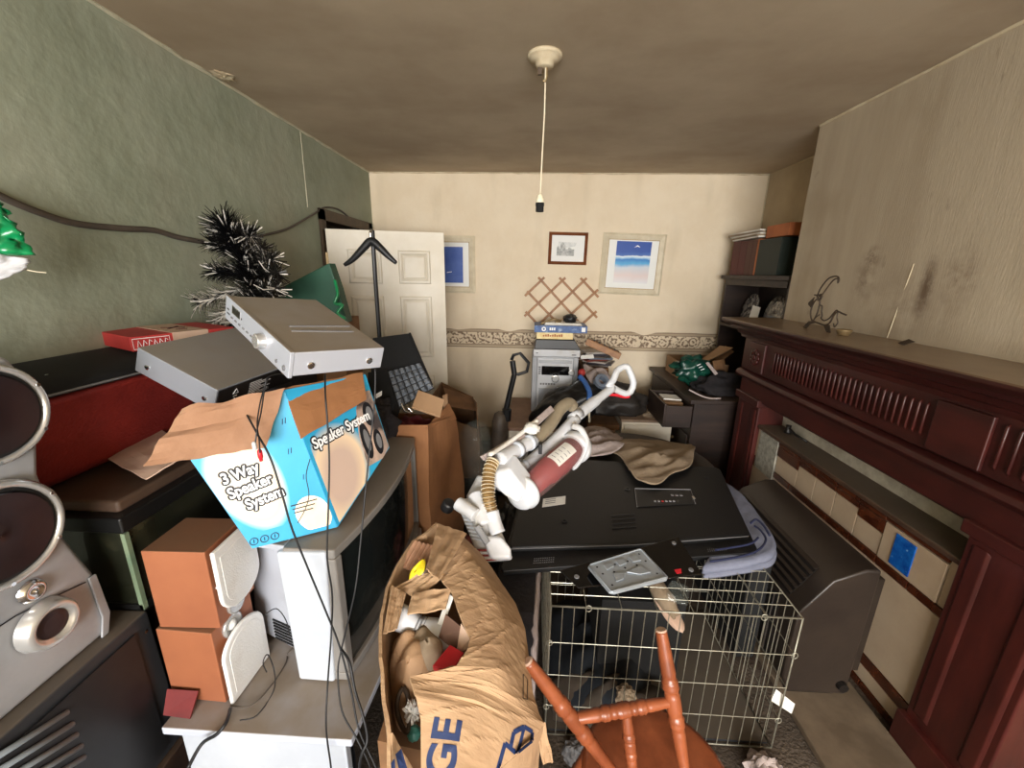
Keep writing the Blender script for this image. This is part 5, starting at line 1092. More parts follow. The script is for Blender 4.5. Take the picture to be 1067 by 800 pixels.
# support under the bedding so that it rests
tag(obj('box_pile', MB().hexa([(.905,1.42,.03),(.985,1.42,.03),(.985,1.95,.03),(.905,1.95,.03),(.90,1.42,.545),(.985,1.42,.545),(.985,1.95,.545),(.90,1.95,.545)]), 'blackmatt', bevel=.004), 'dark upright box between the dog crate and the gas fire', 'box')
# ---- white upright vacuum cleaner leaning over the television
vc = thing('vacuum_cleaner', 'white upright vacuum cleaner with red dust cup lying across the flat television', 'vacuum cleaner', (.02,1.3,.66))
def vt(name, pts, r, m, smooth=True, par=None, k=5, n=14, **kw): return obj(name, MB().tube(smoothpts(pts, k) if k else pts, r, n), m, par or vc, smooth=smooth, **kw)
hl = [(0.389, 1.95, 1.075),(0.414, 1.97, 1.094),(0.429, 1.99, 1.129),(0.453, 2.01, 1.147),(0.486, 2.02, 1.153),(0.505, 2.02, 1.124),(0.524, 2.01, 1.072),(0.511, 2, 1.029),(0.481, 1.99, 1.021),(0.432, 1.97, 1.046)]
hd = obj('handle', MB().tube(smoothpts(hl+[hl[0]], 2)[:-1], .0165, 10, closed=True), 'white', vc, smooth=True)
obj('red_grip', MB().tube(smoothpts([(0.389, 1.955, 1.024),(0.429, 1.965, 1.02),(0.477, 1.985, 1.005),(0.506, 1.99, 1.007)], 4), .008, 8), 'redp', hd, smooth=True)
vt('wand', [(0.412, 1.965, 1.056),(0.312, 1.85, 1.02),(0.211, 1.72, 0.987)], [.021]*5+[.026]*6, 'white')
vt('wand_collar', [(0.229, 1.74, 0.999),(0.191, 1.69, 0.984)], .025, 'white', k=0)
vt('spine', [(0.209, 1.7, 0.985),(0.1, 1.56, 0.924),(-0.015, 1.42, 0.878),(-0.097, 1.3, 0.872)], .026, 'white')
vt('upper_hose', [(0.194, 1.71, 1.035),(0.171, 1.69, 1.058),(0.131, 1.64, 1.043),(0.093, 1.57, 1.008),(0.046, 1.5, 0.981),(0.008, 1.45, 0.972)], .026, 'hosetan')
vt('hose_cuff', [(0.023, 1.46, 0.977),(-0.034, 1.38, 0.975),(-0.096, 1.28, 0.978)], [.026]*4+[.024]*7, 'white')
vt('cuff_ring', [(-0.03, 1.385, 0.976),(-0.04, 1.37, 0.975)], .030, 'grey_white', k=0); vt('cuff_ring', [(0.012, 1.45, 0.977),(0.001, 1.435, 0.975)], .031, 'grey_white', k=0)
vt('side_duct', [(0.064, 1.5, 0.899),(-0.004, 1.42, 0.894),(-0.065, 1.33, 0.891)], .018, 'white')
vt('duct_ring', [(-0, 1.42, 0.894),(-0.011, 1.41, 0.891)], .022, 'grey_white', k=0)
obj('cable_hook', MB().slab([(-0.139, 1.25, 0.988),(-0.007, 1.44, 1),(-0.018, 1.44, 1.023),(-0.152, 1.25, 1.005)], .012), 'mauve', vc, bevel=.002); obj('wound_cable', MB().tube(smoothpts([(-0.126, 1.25, 1.009),(-0.068, 1.36, 1.009),(-0.001, 1.46, 1.027),(0.036, 1.5, 1.045)], 5), .008, 8), 'paper', vc, smooth=True)
obj('crevice_tool', MB().slab([(0.036, 1.48, 1.028),(0.108, 1.6, 1.056),(0.091, 1.6, 1.076),(0.01, 1.48, 1.043)], .014), 'mauve', vc, bevel=.003); obj('soft_brush', MB().blob((0.014, 1.46, 1.028), (.03,.03,.02), .2, 3, 4, 12), 'paper', vc, smooth=True)
obj('black_catch', MB().hexa([Vector((0.042, 1.42, 0.948))+Vector(d_) for d_ in ((0,0,-.01),(.014,0,-.01),(.014,.03,-.01),(0,.03,-.01),(0,0,.03),(.014,0,.03),(.014,.03,.03),(0,.03,.03))]), 'black', vc, bevel=.002)
# dust cup
a0 = Vector((-0.008, 1.28, 0.86)); a1 = Vector((0.187, 1.56, 0.901)); ax = (a1-a0).normalized(); L_ = (a1-a0).length
cup = obj('dust_cup', MB().lathe([(.0,.052),(L_*.5,.057),(L_,.060)], a0, ax, 36, cap=False), 'clear', vc, smooth=True)
obj('cyclone', MB().lathe([(.005,.040),(L_*.40,.043),(L_*.42,.050),(L_*.60,.050),(L_*.62,.053),(L_*.98,.053)], a0, ax, 28), 'dustred', cup, smooth=True)
obj('dust_heap', MB().lathe([(.002,.036),(L_*.18,.036),(L_*.20,.02),(L_*.21,.001)], a0, ax, 28), 'dustred', cup, smooth=True)
obj('base_cap', MB().lathe([(-.040,.030),(-.038,.048),(-.028,.055),(-.010,.058),(-.006,.063),(.006,.063),(.010,.060)], a0, ax, 32), 'white', vc, smooth=True)
obj('top_cap', MB().lathe([(0,.062),(.01,.068),(.035,.068),(.06,.056),(.07,.03),(.071,.001)], a1, ax, 32), 'white', vc, smooth=True)
side = Vector((0.239, 1.55, 0.933))
vt('cup_handle', [(0.186, 1.6, 0.987),(0.216, 1.58, 0.983),(0.238, 1.55, 0.942),(0.222, 1.52, 0.896),(0.194, 1.49, 0.867),(0.178, 1.48, 0.859)], .013, 'white')
# label wrapped on the cup
wv_ = (Vector((0,0,1.6))-(a0+a1)/2); wv_ = (wv_-ax*wv_.dot(ax)).normalized(); sd = ax.cross(wv_)
def onc(h, a, r): return a0+ax*h+(wv_*math.cos(a)+sd*math.sin(a))*r
mb = MB(); mb.grid(lambda u, v: onc(L_*(.45+.38*u), -.75+1.0*v, .0600), 4, 8, .0008); lab = obj('cup_label', mb, 'paper', cup)
for k in range(4):
    for j in range(2): mb = MB(); h_0 = L_*(.50+.07*k); mb.grid(lambda u, v: onc(h_0+.004*u, -.6+.42*j+.28*v, .0608), 1, 4); obj('label_print', mb, 'grey', cup)
# gold ribbed lower hose
hp_ = smoothpts([(-0.113, 1.25, 0.989),(-0.123, 1.22, 0.968),(-0.125, 1.19, 0.935),(-0.12, 1.16, 0.904),(-0.109, 1.14, 0.862)], 14)
pts_, rr = [], []
for i in range(len(hp_)-1):
    for s in (0, .5): pts_.append(lerp(hp_[i], hp_[i+1], s)); rr.append(.0215 if (i % 2 == 0) else .0175)
obj('ribbed_hose', MB().tube(pts_, rr, 16), 'hosegold', vc)
for i in range(2, len(hp_)-2, 4):
    d = (hp_[i+1]-hp_[i]).normalized(); obj('hose_rib', MB().lathe([(-.002,.019),(0,.0235),(.002,.019)], hp_[i], d, 16, cap=False), 'cream', vc)
vt('lower_cuff', [(-0.109, 1.14, 0.865),(-0.098, 1.12, 0.837),(-0.084, 1.1, 0.814)], .024, 'white')
obj('pivot_housing', MB().lathe([(-.045,.030),(-.04,.040),(.04,.040),(.045,.030)], (-0.154, 1.26, 0.866), (.3,.5,.5), 20), 'white', vc, bevel=.004)
obj('motor_housing', MB().prism([(-0.112, 1.24, 0.951),(-0.061, 1.24, 0.967),(-0.001, 1.22, 0.895),(-0.026, 1.22, 0.844),(-0.071, 1.22, 0.871),(-0.115, 1.23, 0.906)], (.02,.08,.02)), 'white', vc, bevel=.012, seg=3)
vt('neck', [(-0.166, 1.2, 0.886),(-0.148, 1.16, 0.861),(-0.128, 1.12, 0.826)], [.030]*5+[.036]*6, 'white')
# floor head
Hq = [Vector((-0.231, 1.17, 0.887)), Vector((-0.135, 1.05, 0.746)), Vector((-0.033, 1.06, 0.754)), Vector((-0.132, 1.18, 0.899))]
hd2 = obj('floor_head', MB().slab([Hq[0],Hq[1],Hq[2],Hq[3]], .045), 'white', vc, bevel=.014, seg=3)
nH = nrm(Hq); nH = nH if nH.z > 0 else -nH
obj('head_cover', MB().prism([bil(Hq,u,v)+nH*.002 for u, v in ((.62,.35),(.98,.35),(1.0,.95),(.85,1.06),(.66,.95))], nH*.035), 'white', hd2, bevel=.012, seg=3)
obj('brush_window', MB().prism([bil(Hq,u,v)+nH*.006 for u, v in ((.80,.04),(.99,.04),(.99,.52),(.82,.42))], nH*.006), 'dustred', hd2, bevel=.002)
obj('window_bar', MB().tube([bil(Hq,.86,.02)+nH*.014, bil(Hq,.88,.45)+nH*.014], .004, 6), 'white', hd2); obj('window_bar', MB().tube([bil(Hq,.94,.02)+nH*.014, bil(Hq,.95,.5)+nH*.014], .004, 6), 'white', hd2)
obj('front_bar', MB().tube([(-0.218, 1.15, 0.885),(-0.154, 1.11, 0.869)], .022, 12), 'white', hd2, bevel=.003)
for k in range(7):
    p0_ = bil(Hq, .28+.06*k, .03)+nH*.004; p1_ = bil(Hq, .34+.06*k, .50)+nH*.004
    obj('moulded_rib', MB().tube([p0_, p1_], .0035, 6), 'grey_white', hd2)
obj('grey_lever', MB().tube([(-0.147, 1.08, 0.849),(-0.112, 1.05, 0.815)], .010, 8), 'silverplastic', hd2)
for c, r in (((467,530),.022),): obj('wheel', MB().lathe([(0,r*.8),(.006,r),(.03,r),(.036,r*.8)], (-0.247, 1.17, 0.875), Vector((-.3,.1,-.6)), 20), 'black', vc, bevel=.002)
# ---- big crumpled storage carton in front
bc = thing('storage_carton', 'large crumpled storage carton torn open at the front, with navy lettering', 'carton', (-.13,.85,0))
inn = [(-0.197, 0.927, 0.86),(-0.208, 0.882, 0.86),(-0.206, 0.838, 0.86),(-0.174, 0.805, 0.86),(-0.143, 0.746, 0.855),(-0.112, 0.699, 0.84),(-0.114, 0.671, 0.84),(-0.131, 0.633, 0.84),(-0.176, 0.618, 0.84),(-0.217, 0.606, 0.84),(-0.197, 0.576, 0.83),(-0.184, 0.557, 0.8),(-0.173, 0.51, 0.75),(-0.163, 0.471, 0.7)]
out = [(-0.179, 1.038, 0.84),(-0.129, 1.003, 0.82),(-0.093, 0.978, 0.79),(-0.058, 0.944, 0.76),(-0.021, 0.913, 0.73),(0.006, 0.853, 0.71),(0.017, 0.783, 0.7),(0.027, 0.702, 0.69),(0.041, 0.663, 0.68),(0.052, 0.651, 0.67),(0.029, 0.62, 0.67),(-0.011, 0.579, 0.68),(-0.046, 0.551, 0.68),(-0.067, 0.498, 0.66)]
def poly_at(L, u):
    x = u*(len(L)-1); i = min(int(x), len(L)-2); return lerp(L[i], L[i+1], x-i)
def sheetf(u, v):
    p = lerp(poly_at(inn, u), poly_at(out, u), v)
    bulge = .035*math.sin(PI*v)
    def tri(x): x = x % 1.0; return min(x, 1-x)*2
    cr = .0020*tri(u*9+v*1.3)**8+.0012*tri(u*21-v*.8)**8+.010*noise.noise(Vector((p.x*6+3, p.y*4, 2)))
    k1 = .012*max(0, 1-abs(v-.55+.25*(u-.4))/.30)*(1 if .15 < u < .75 else .3)
    return p+Vector((.1,-.25,1)).normalized()*(bulge+cr+k1)
mb = MB(); mb.grid(sheetf, 132, 26, .006); sheet_ = obj('torn_side', mb, 'card_light', bc)
mbx = MB(); mbx.grid(sheetf, 132, 26, 0); bvh = BVHTree.FromPolygons([Vector(v) for v in mbx.v], mbx.f)
def project_onto(o, n_, off=.0012):
    r0 = root_of(o)
    for v in o.data.vertices:
        p = v.co+r0; h = bvh.ray_cast(p+n_*.15, -n_, .5)
        if h[0] is not None: v.co = h[0]+n_*off-r0
    o.data.update()
nS = Vector((.05,-.35,.93)).normalized()
# navy lettering running up the sheet
A0 = Vector((-0.109, 0.565, 0.79)); A1 = Vector((-0.115, 0.52, 0.74)); uT = (A0-A1).normalized()
def cut(s, size, o, u, v, align='LEFT'):
    t_ = text('lettering', s, size, o, u, v, 'inkblue', bc, 0.0, .002, align=align)
    b = bmesh.new(); b.from_mesh(t_.data); bmesh.ops.triangulate(b, faces=b.faces); bmesh.ops.subdivide_edges(b, edges=[e for e in b.edges if e.calc_length() > .012], cuts=2, use_grid_fill=True); bmesh.ops.triangulate(b, faces=b.faces); b.to_mesh(t_.data); b.free()
    project_onto(t_, nS); return t_
cut('STORAGE', .072, A0, uT, Vector((-0.163, 0.555, 0.79))-A0, 'RIGHT')
def strip(a, b_, wd):
    a = Vector(a); b_ = Vector(b_); d = (b_-a).normalized(); s = d.cross(nS).normalized()*wd; mb = MB(); mb.grid(lambda u, v: lerp(a-s, b_-s, u)*(1-v)+lerp(a+s, b_+s, u)*v, 10, 2); o = obj('printed_mark', mb, 'inkblue', bc, fixn=False); project_onto(o, nS, .0015)
hm = [(-0.039, 0.549, 0.7),(-0.028, 0.582, 0.71),(-0.002, 0.578, 0.7),(0.025, 0.606, 0.69),(0.027, 0.623, 0.69),(0.009, 0.622, 0.7),(-0.012, 0.603, 0.71),(-0.017, 0.577, 0.71)]
for i in range(7): strip(hm[i], hm[i+1], .0035)
strip((0.009, 0.622, 0.7), (-0.002, 0.578, 0.7), .003)
bl_ = [(0.004, 0.717, 0.72),(0.015, 0.713, 0.72),(0.015, 0.666, 0.72),(0.005, 0.663, 0.72)]
def ink_thin(a, b_):
    a = Vector(a); b_ = Vector(b_); d = (b_-a).normalized(); s = d.cross(nS).normalized()*.0008; mb = MB(); mb.grid(lambda u, v: lerp(a-s, b_-s, u)*(1-v)+lerp(a+s, b_+s, u)*v, 4, 1); o = obj('printed_mark', mb, 'ink', bc, fixn=False); project_onto(o, nS, .0015)
for i in range(4): ink_thin(bl_[i], bl_[(i+1)%4])
# outer wall dropping to the floor on the right, left wall, back wall
fo_ = [ (p[0]*.9-.02, p[1]*1.0+.01, 0) for p in out ]
mb = MB(); mb.grid(lambda u, v: lerp(poly_at(out, u), poly_at(fo_, u), v)+Vector((.012*noise.noise(Vector((u*9,v*7,3))),0,0))*math.sin(PI*v), 40, 12, .005); obj('side_wall', mb, 'card_light', bc)
lr = [(-0.267, 1.075, 0.86),(-0.289, 1.021, 0.86),(-0.317, 0.991, 0.855),(-0.331, 0.901, 0.85),(-0.333, 0.824, 0.845),(-0.32, 0.748, 0.84),(-0.289, 0.652, 0.83),(-0.259, 0.587, 0.81),(-0.234, 0.536, 0.79),(-0.22, 0.496, 0.77),(-0.206, 0.448, 0.74)]
lf_ = [(p[0]+.03, p[1]+.02, .0) for p in lr]
mb = MB(); mb.grid(lambda u, v: lerp(poly_at(lr, u), poly_at(lf_, u), v)+Vector((.006*noise.noise(Vector((u*12,v*9,8))),.004*noise.noise(Vector((u*22,v*9,1))),0)), 60, 14, .007); obj('side_wall', mb, 'card_light', bc)
mb = MB(); mb.grid(lambda u, v: lerp(poly_at([lr[0], out[0], out[1]], u), poly_at([lf_[0], fo_[0], fo_[1]], u), v), 12, 10, .005); obj('side_wall', mb, 'card_light', bc)
# folded flaps at the far end
def flap2(q, amp, seed, m='card_light', nu=14, nv=10, ridge=0):
    def f(u, v):
        p = bil(q, u, v); r = ridge*abs(math.sin(u*PI*5)) if ridge else 0
        return p+Vector((0,-.2,1))*(amp*.6*noise.noise(Vector((u*3+seed, v*3, seed)))+r+.004*min((u*4+seed*.3) % 1, 1-(u*4+seed*.3) % 1))
    mb = MB(); mb.grid(f, nu, nv, .005); return obj('flap', mb, m, bc)
flap2([(-0.241, 0.837, 0.895),(-0.2, 0.801, 0.895),(-0.162, 0.974, 0.9),(-0.25, 1.017, 0.9)], .012, 3, nu=18)
flap2([(-0.34, 0.917, 0.83),(-0.276, 0.92, 0.8),(-0.259, 0.989, 0.84),(-0.317, 0.991, 0.855)], .004, 5, 'card_inner', 30, 8, .006)
flap2([(-0.323, 0.841, 0.83),(-0.257, 0.816, 0.82),(-0.201, 0.849, 0.865),(-0.263, 0.876, 0.85)], .008, 9)
flap2([(-0.269, 0.761, 0.83),(-0.181, 0.773, 0.84),(-0.176, 0.815, 0.862),(-0.271, 0.815, 0.84)], .008, 4)
flap2([(-0.304, 0.702, 0.835),(-0.282, 0.73, 0.82),(-0.287, 0.814, 0.84),(-0.326, 0.825, 0.85)], .008, 7)
flap2([(-0.234, 0.536, 0.79),(-0.188, 0.525, 0.7),(-0.187, 0.491, 0.66),(-0.215, 0.458, 0.72)], .006, 8)
mb = MB().slab([(-0.216, 0.507, 0.785),(-0.21, 0.519, 0.78),(-0.197, 0.506, 0.755),(-0.207, 0.497, 0.76)], .001); obj('printed_mark', mb, 'inkblue', bc)
obj('printed_mark', MB().slab([(-0.218, 0.49, 0.79),(-0.214, 0.498, 0.79),(-0.208, 0.482, 0.78),(-0.213, 0.479, 0.78)], .001), 'inkblue', bc)
flap2([(0.027, 0.666, 0.66),(0.052, 0.664, 0.66),(0.072, 0.63, 0.6),(0.051, 0.622, 0.6)], .012, 6, nu=8)
obj('bottom', MB().slab([lf_[0], fo_[0], fo_[10], lf_[10]], .004), 'card_light', bc)
# contents
tag(obj('brown_paper', radial((-0.247, 0.684, 0.78), [(-0.302, 0.715, 0.74),(-0.305, 0.759, 0.76),(-0.275, 0.759, 0.79),(-0.23, 0.744, 0.79),(-0.195, 0.704, 0.76),(-0.197, 0.67, 0.72),(-0.218, 0.638, 0.68),(-0.267, 0.645, 0.68)], 12, .05, 5, .01, .02), 'card', smooth=False), 'crumpled brown packing paper inside the torn storage carton', 'paper')
tag(obj('grey_fabric', radial((-0.208, 0.701, 0.79), [(-0.251, 0.736, 0.78),(-0.231, 0.762, 0.79),(-0.19, 0.74, 0.78),(-0.174, 0.705, 0.76),(-0.194, 0.693, 0.74),(-0.22, 0.696, 0.74)], 8, .04, 9, .01), 'khaki', smooth=True), 'grey-olive cloth next to the brown packing paper in the carton', 'cloth')
wp = thing('china_vase', 'white china vase with grey rings lying in the torn storage carton', 'vase', (-0.248, 0.784, 0.78))
va = Vector((-0.301, 0.784, 0.8)); vb = Vector((-0.188, 0.769, 0.76)); vx = vb-va; 
obj('body', MB().lathe([(0,.030),(.03,.028),(.055,.020),(.07,.026),(.12,.040),(.17,.036)], va, vx, 24), 'white', wp, smooth=True)
for h_ in (.05,.058,.066): obj('ring', MB().lathe([(0,.0235),(.002,.0265),(.004,.0235)], va+vx.normalized()*h_, vx, 24, cap=False), 'grey', wp, smooth=True)
tag(obj('white_paper', MB().slab([(-0.2, 0.768, 0.8),(-0.185, 0.763, 0.8),(-0.169, 0.804, 0.845),(-0.183, 0.815, 0.845)], .003), 'paper'), 'upright white paper sheet between vase and dark card in the carton', 'paper')
tag(obj('dark_card', MB().slab([(-0.192, 0.741, 0.79),(-0.15, 0.718, 0.78),(-0.132, 0.73, 0.83),(-0.18, 0.767, 0.83)], .004), mat('brown_card', S(112,84,70), S(96,70,58), 6, .8)), 'dull brown card standing inside the torn carton', 'card')
tag(obj('grey_card', MB().slab([(-0.146, 0.708, 0.78),(-0.12, 0.707, 0.8),(-0.113, 0.708, 0.83),(-0.138, 0.733, 0.84),(-0.149, 0.715, 0.81)][:4], .004), 'beigecard'), 'pale card edge beside the red box in the carton', 'card')
tag(obj('red_box', MB().hexa([(-0.194, 0.69, 0.75),(-0.152, 0.679, 0.75),(-0.135, 0.726, 0.75),(-0.178, 0.733, 0.75),(-0.188, 0.662, 0.8),(-0.143, 0.651, 0.8),(-0.125, 0.697, 0.8),(-0.158, 0.707, 0.81)]), 'redp', bevel=.003), 'bright red glossy box in the mouth of the torn storage carton', 'box')
tag(obj('yellow_wrapper', radial((-0.281, 0.878, 0.845), [(-0.294, 0.86, 0.83),(-0.294, 0.879, 0.84),(-0.276, 0.892, 0.86),(-0.263, 0.908, 0.86),(-0.256, 0.872, 0.86),(-0.274, 0.863, 0.84),(-0.279, 0.851, 0.83)], 5, .012, 3, .004), 'yellow', smooth=True), 'yellow plastic wrapper at the far end of the torn storage carton', 'wrapper')
tag(obj('clear_wrapper', MB().blob((-0.255, 0.875, 0.84), (.018,.014,.012), .3, 4, 4, 10), 'mauve', smooth=True), 'scrunched grey wrapper beside the yellow one', 'wrapper')
tag(obj('iron_ring', MB().tube(smoothpts([(-0.252, 0.66, 0.74),(-0.259, 0.648, 0.73),(-0.258, 0.633, 0.71),(-0.243, 0.616, 0.69),(-0.229, 0.608, 0.69),(-0.232, 0.632, 0.7),(-0.239, 0.649, 0.73),(-0.252, 0.66, 0.74)], 4), .005, 8), 'iron', smooth=True), 'rusty iron ring inside the torn carton below the packing paper', 'ring')
tag(obj('teal_ball', MB().blob((-0.218, 0.612, 0.68), (.014,.014,.014), .1, 3, 2, 12), mat('teal_plastic', S(70,140,130), rough=.4), smooth=True), 'small teal ball at the bottom of the torn carton', 'ball')
tag(obj('beads', MB().blob((-0.228, 0.633, 0.7), (.012,.012,.03), .5, 8, 6, 14), 'paper', smooth=False), 'grey-white crumpled tissue beside the iron ring', 'tissue')
tag(obj('packing_fill', MB().hexa([(-.30,.62,.01),(-.06,.60,.01),(-.05,1.0,.01),(-.30,1.0,.01),(-.30,.62,.64),(-.06,.60,.62),(-.08,1.0,.66),(-.30,1.0,.66)]), 'card_dark'), 'brown packed stuff filling the lower part of the torn carton', 'packing')
# ---- broken chair
ch = thing('broken_chair', 'orange-varnished round-seated wooden chair with broken turned back posts', 'chair', (.34,.74,0))
sc_ = Vector((0.345, 0.742, 0.38))
obj('seat', MB().lathe([(-.022,.12),(-.016,.165),(-.004,.185),(.006,.184),(.012,.170),(.008,.12),(.006,.001)], sc_, (0,0,1), 44), 'chair', ch, smooth=True)
def turned(name, a, b_, r, ends=1.0, par=ch, nb=2):
    a = Vector(a); b_ = Vector(b_); L_ = (b_-a).length; prof = []
    for i in range(61):
        t = i/60; q_ = r*(.80+.30*math.sin(PI*min(1, t*1.1))**1.0)
        for c in ((.36,.40,.62,.66) if nb == 2 else (.30,.34,.46,.50,.54,.66,.70)):
            q_ += r*.15*math.exp(-((t-c)/.011)**2)
        for c in (.33,.43,.59,.69) if nb == 2 else (.27,.37,.43,.57,.63,.73): q_ -= r*.14*math.exp(-((t-c)/.014)**2)
        prof.append((L_*t, max(q_, r*.35)))
    return obj(name, MB().lathe(prof, a, b_-a, 18), 'chair', par, smooth=True)
pa0, pa1 = Vector((0.015, 0.753, 0.72)), Vector((0.236, 0.73, 0.41)); pb0, pb1 = Vector((0.351, 0.85, 0.73)), Vector((0.412, 0.74, 0.41))
turned('back_post', pa0, pa1, .0170); turned('back_post', pb0, pb1, .0175)
obj('broken_end', MB().lathe([(-.004,.010),(.0,.0135)], pa0, pa1-pa0, 12), 'beigecard', ch); obj('broken_end', MB().lathe([(-.004,.012),(.0,.0140)], pb0, pb1-pb0, 12), 'beigecard', ch)
ra, rb_ = lerp(pa0, pa1, .50), lerp(pb0, pb1, .50)
turned('cross_rail', ra, rb_, .0150, nb=7)
rm = lerp(ra, rb_, .52)
turned('spindle', rm, Vector((0.281, 0.72, 0.41)), .0135)
for sx_, sy_ in ((-1,-1),(1,-1),(-1,1),(1,1)): turned('leg', (sc_.x+sx_*.20, sc_.y+sy_*.17, .0), (sc_.x+sx_*.11, sc_.y+sy_*.11, .385), .018)
for sx_ in (-1, 1): turned('stretcher', (sc_.x+sx_*.165, sc_.y-.142, .15), (sc_.x+sx_*.165, sc_.y+.142, .15), .010)
# ================================================================= ALONG THE BACK WALL
bn_ = thing('low_bench', 'low white-legged bench with brown top carrying the hi-fi', 'bench', (.20,3.25,0))
obj('top', MB().box((-.16,2.90,.435),(.66,3.68,.46)), mat('bench_top', S(150,118,98), S(128,98,80), 6, .6), bn_, bevel=.003)
for x_ in (-.13,.62):
    for y_ in (2.94,3.64): obj('leg', MB().box((x_-.02,y_-.02,0),(x_+.02,y_+.02,.435)), 'white_gloss', bn_)
obj('apron', MB().box((-.13,2.93,.38),(.62,2.945,.435)), 'white_gloss', bn_)
wc = thing('white_chest', 'low white chest below the black bags near the dark dresser', 'chest', (.90,3.2,0))
obj('body', MB().box((.70,2.90,0),(1.07,3.55,.54)), 'white_gloss', wc, bevel=.003); obj('top', MB().box((.69,2.885,.54),(1.08,3.56,.56)), mat('chest_top', S(150,126,104), S(120,98,80), 8, .6), wc, bevel=.003)
obj('drawer', MB().box((.72,2.885,.30),(1.05,2.90,.52)), 'white_gloss', wc, bevel=.002)
def box2(name, a, b_, m, par, bevel=0, **k): return obj(name, MB().box(a, b_), m, par, bevel=bevel, **k)
hf = thing('stereo_system', 'silver mini hi-fi tower with black display and round knobs on the bench', 'hi-fi', (.21,3.45,.46))
box2('body', (.02,3.31,.46),(.40,3.62,.935), 'silverplastic', hf, .004)
box2('front_panel', (.065,3.295,.47),(.355,3.312,.925), 'white', hf, .004)
box2('cheek', (.022,3.30,.47),(.06,3.315,.93), 'silverplastic', hf, .003); box2('cheek', (.36,3.30,.47),(.398,3.315,.93), 'silverplastic', hf, .003)
box2('display', (.10,3.288,.785),(.325,3.296,.86), 'blackgloss', hf, .002)
box2('disc_tray', (.075,3.289,.885),(.345,3.296,.91), 'silverplastic', hf, .002)
for k in range(4): box2('button', (.075,3.288,.79+.018*k),(.092,3.296,.80+.018*k), 'grey', hf)
obj('knob', MB().lathe([(0,.028),(.02,.026),(.022,.02)], (.345,3.294,.81), (0,-1,0), 20), 'ringsilver', hf); obj('knob', MB().lathe([(0,.034),(.018,.031),(.02,.024)], (.215,3.294,.755), (0,-1,0), 24), 'ringsilver', hf)
for k in range(6): box2('button', (.09+.022*k,3.288,.70),(.105+.022*k,3.296,.715), 'grey', hf)
box2('cassette_door', (.08,3.288,.52),(.205,3.296,.67), 'silverplastic', hf, .002); box2('cassette_door', (.215,3.288,.52),(.34,3.296,.67), 'silverplastic', hf, .002)
sl = thing('disc_player', 'slim silver disc player on top of the hi-fi tower', 'player', (.21,3.45,.936))
box2('casing', (.03,3.29,.938),(.405,3.60,1.0), 'silverplastic', sl, .003); box2('front', (.028,3.284,.942),(.407,3.292,.998), 'white', sl, .002)
box2('button', (.34,3.280,.955),(.375,3.285,.962), 'ink', sl); box2('indicator', (.05,3.280,.966),(.065,3.285,.972), 'ink', sl)
tag(obj('black_box_unit', MB().hexa([(.035,3.30,1.001),(.41,3.30,1.001),(.41,3.62,1.001),(.035,3.62,1.001),(.045,3.31,1.075),(.36,3.31,1.075),(.35,3.60,1.085),(.06,3.60,1.085)]), 'black', bevel=.004), 'black record-deck-like unit above the silver disc player', 'player')
bk = thing('book', 'cream-spined thick book on the black unit under the blue one', 'book', (.2,3.4,1.086))
box2('pages', (.055,3.29,1.092),(.335,3.50,1.134), 'paper', bk); obj('cover', MB().box((.05,3.285,1.086),(.34,3.50,1.092)).box((.05,3.285,1.134),(.34,3.50,1.139)).box((.05,3.28,1.086),(.34,3.286,1.139)), 'yellowbook', bk)
for k in range(9): box2('spine_print', (.10+.018*k,3.2785,1.106),(.113+.018*k,3.281,1.106+.012+.004*(k%3)), 'bookorange', bk)
bk = thing('book', 'large blue-spined book with white roundel on top of the cream one', 'book', (.23,3.4,1.14))
obj('cover', MB().box((.03,3.27,1.14),(.45,3.52,1.147)).box((.03,3.27,1.188),(.45,3.52,1.195)).box((.03,3.265,1.14),(.45,3.272,1.195)), 'bluebook', bk); box2('pages', (.035,3.275,1.147),(.445,3.515,1.188), 'paper', bk)
obj('roundel', MB().lathe([(0,.014),(0,.018),(.001,.018),(.001,.008)], (.105,3.2645,1.168), (0,-1,0), 16, cap=False), 'inkwhite', bk)
[box2('spine_print', (.15+.017*k,3.2635,1.159),(.162+.017*k,3.266,1.180), 'inkwhite', bk) for k in range(3)]; box2('spine_patch', (.405,3.262,1.150),(.435,3.266,1.185), 'inkwhite', bk)
tag(obj('loose_papers', MB().hexa([(.11,3.30,1.196),(.41,3.29,1.196),(.42,3.50,1.196),(.12,3.51,1.196),(.12,3.31,1.215),(.40,3.30,1.212),(.41,3.49,1.214),(.13,3.50,1.213)]), 'paper'), 'thin stack of white papers on the blue book', 'papers')
tag(obj('black_mouse', MB().blob((.315,3.36,1.245), (.055,.06,.034), .15, 3, 3, 14, flat=1.216), 'black', smooth=True), 'small black rounded gadget on the white papers under the lattice', 'gadget')
tag(obj('brass_trinket', MB().tube(smoothpts([(.08,3.34,1.20),(.14,3.33,1.225),(.19,3.32,1.24),(.24,3.34,1.225),(.20,3.30,1.223)], 4), .009, 8), 'brass', smooth=True), 'small brass trinket beside the black gadget', 'trinket')
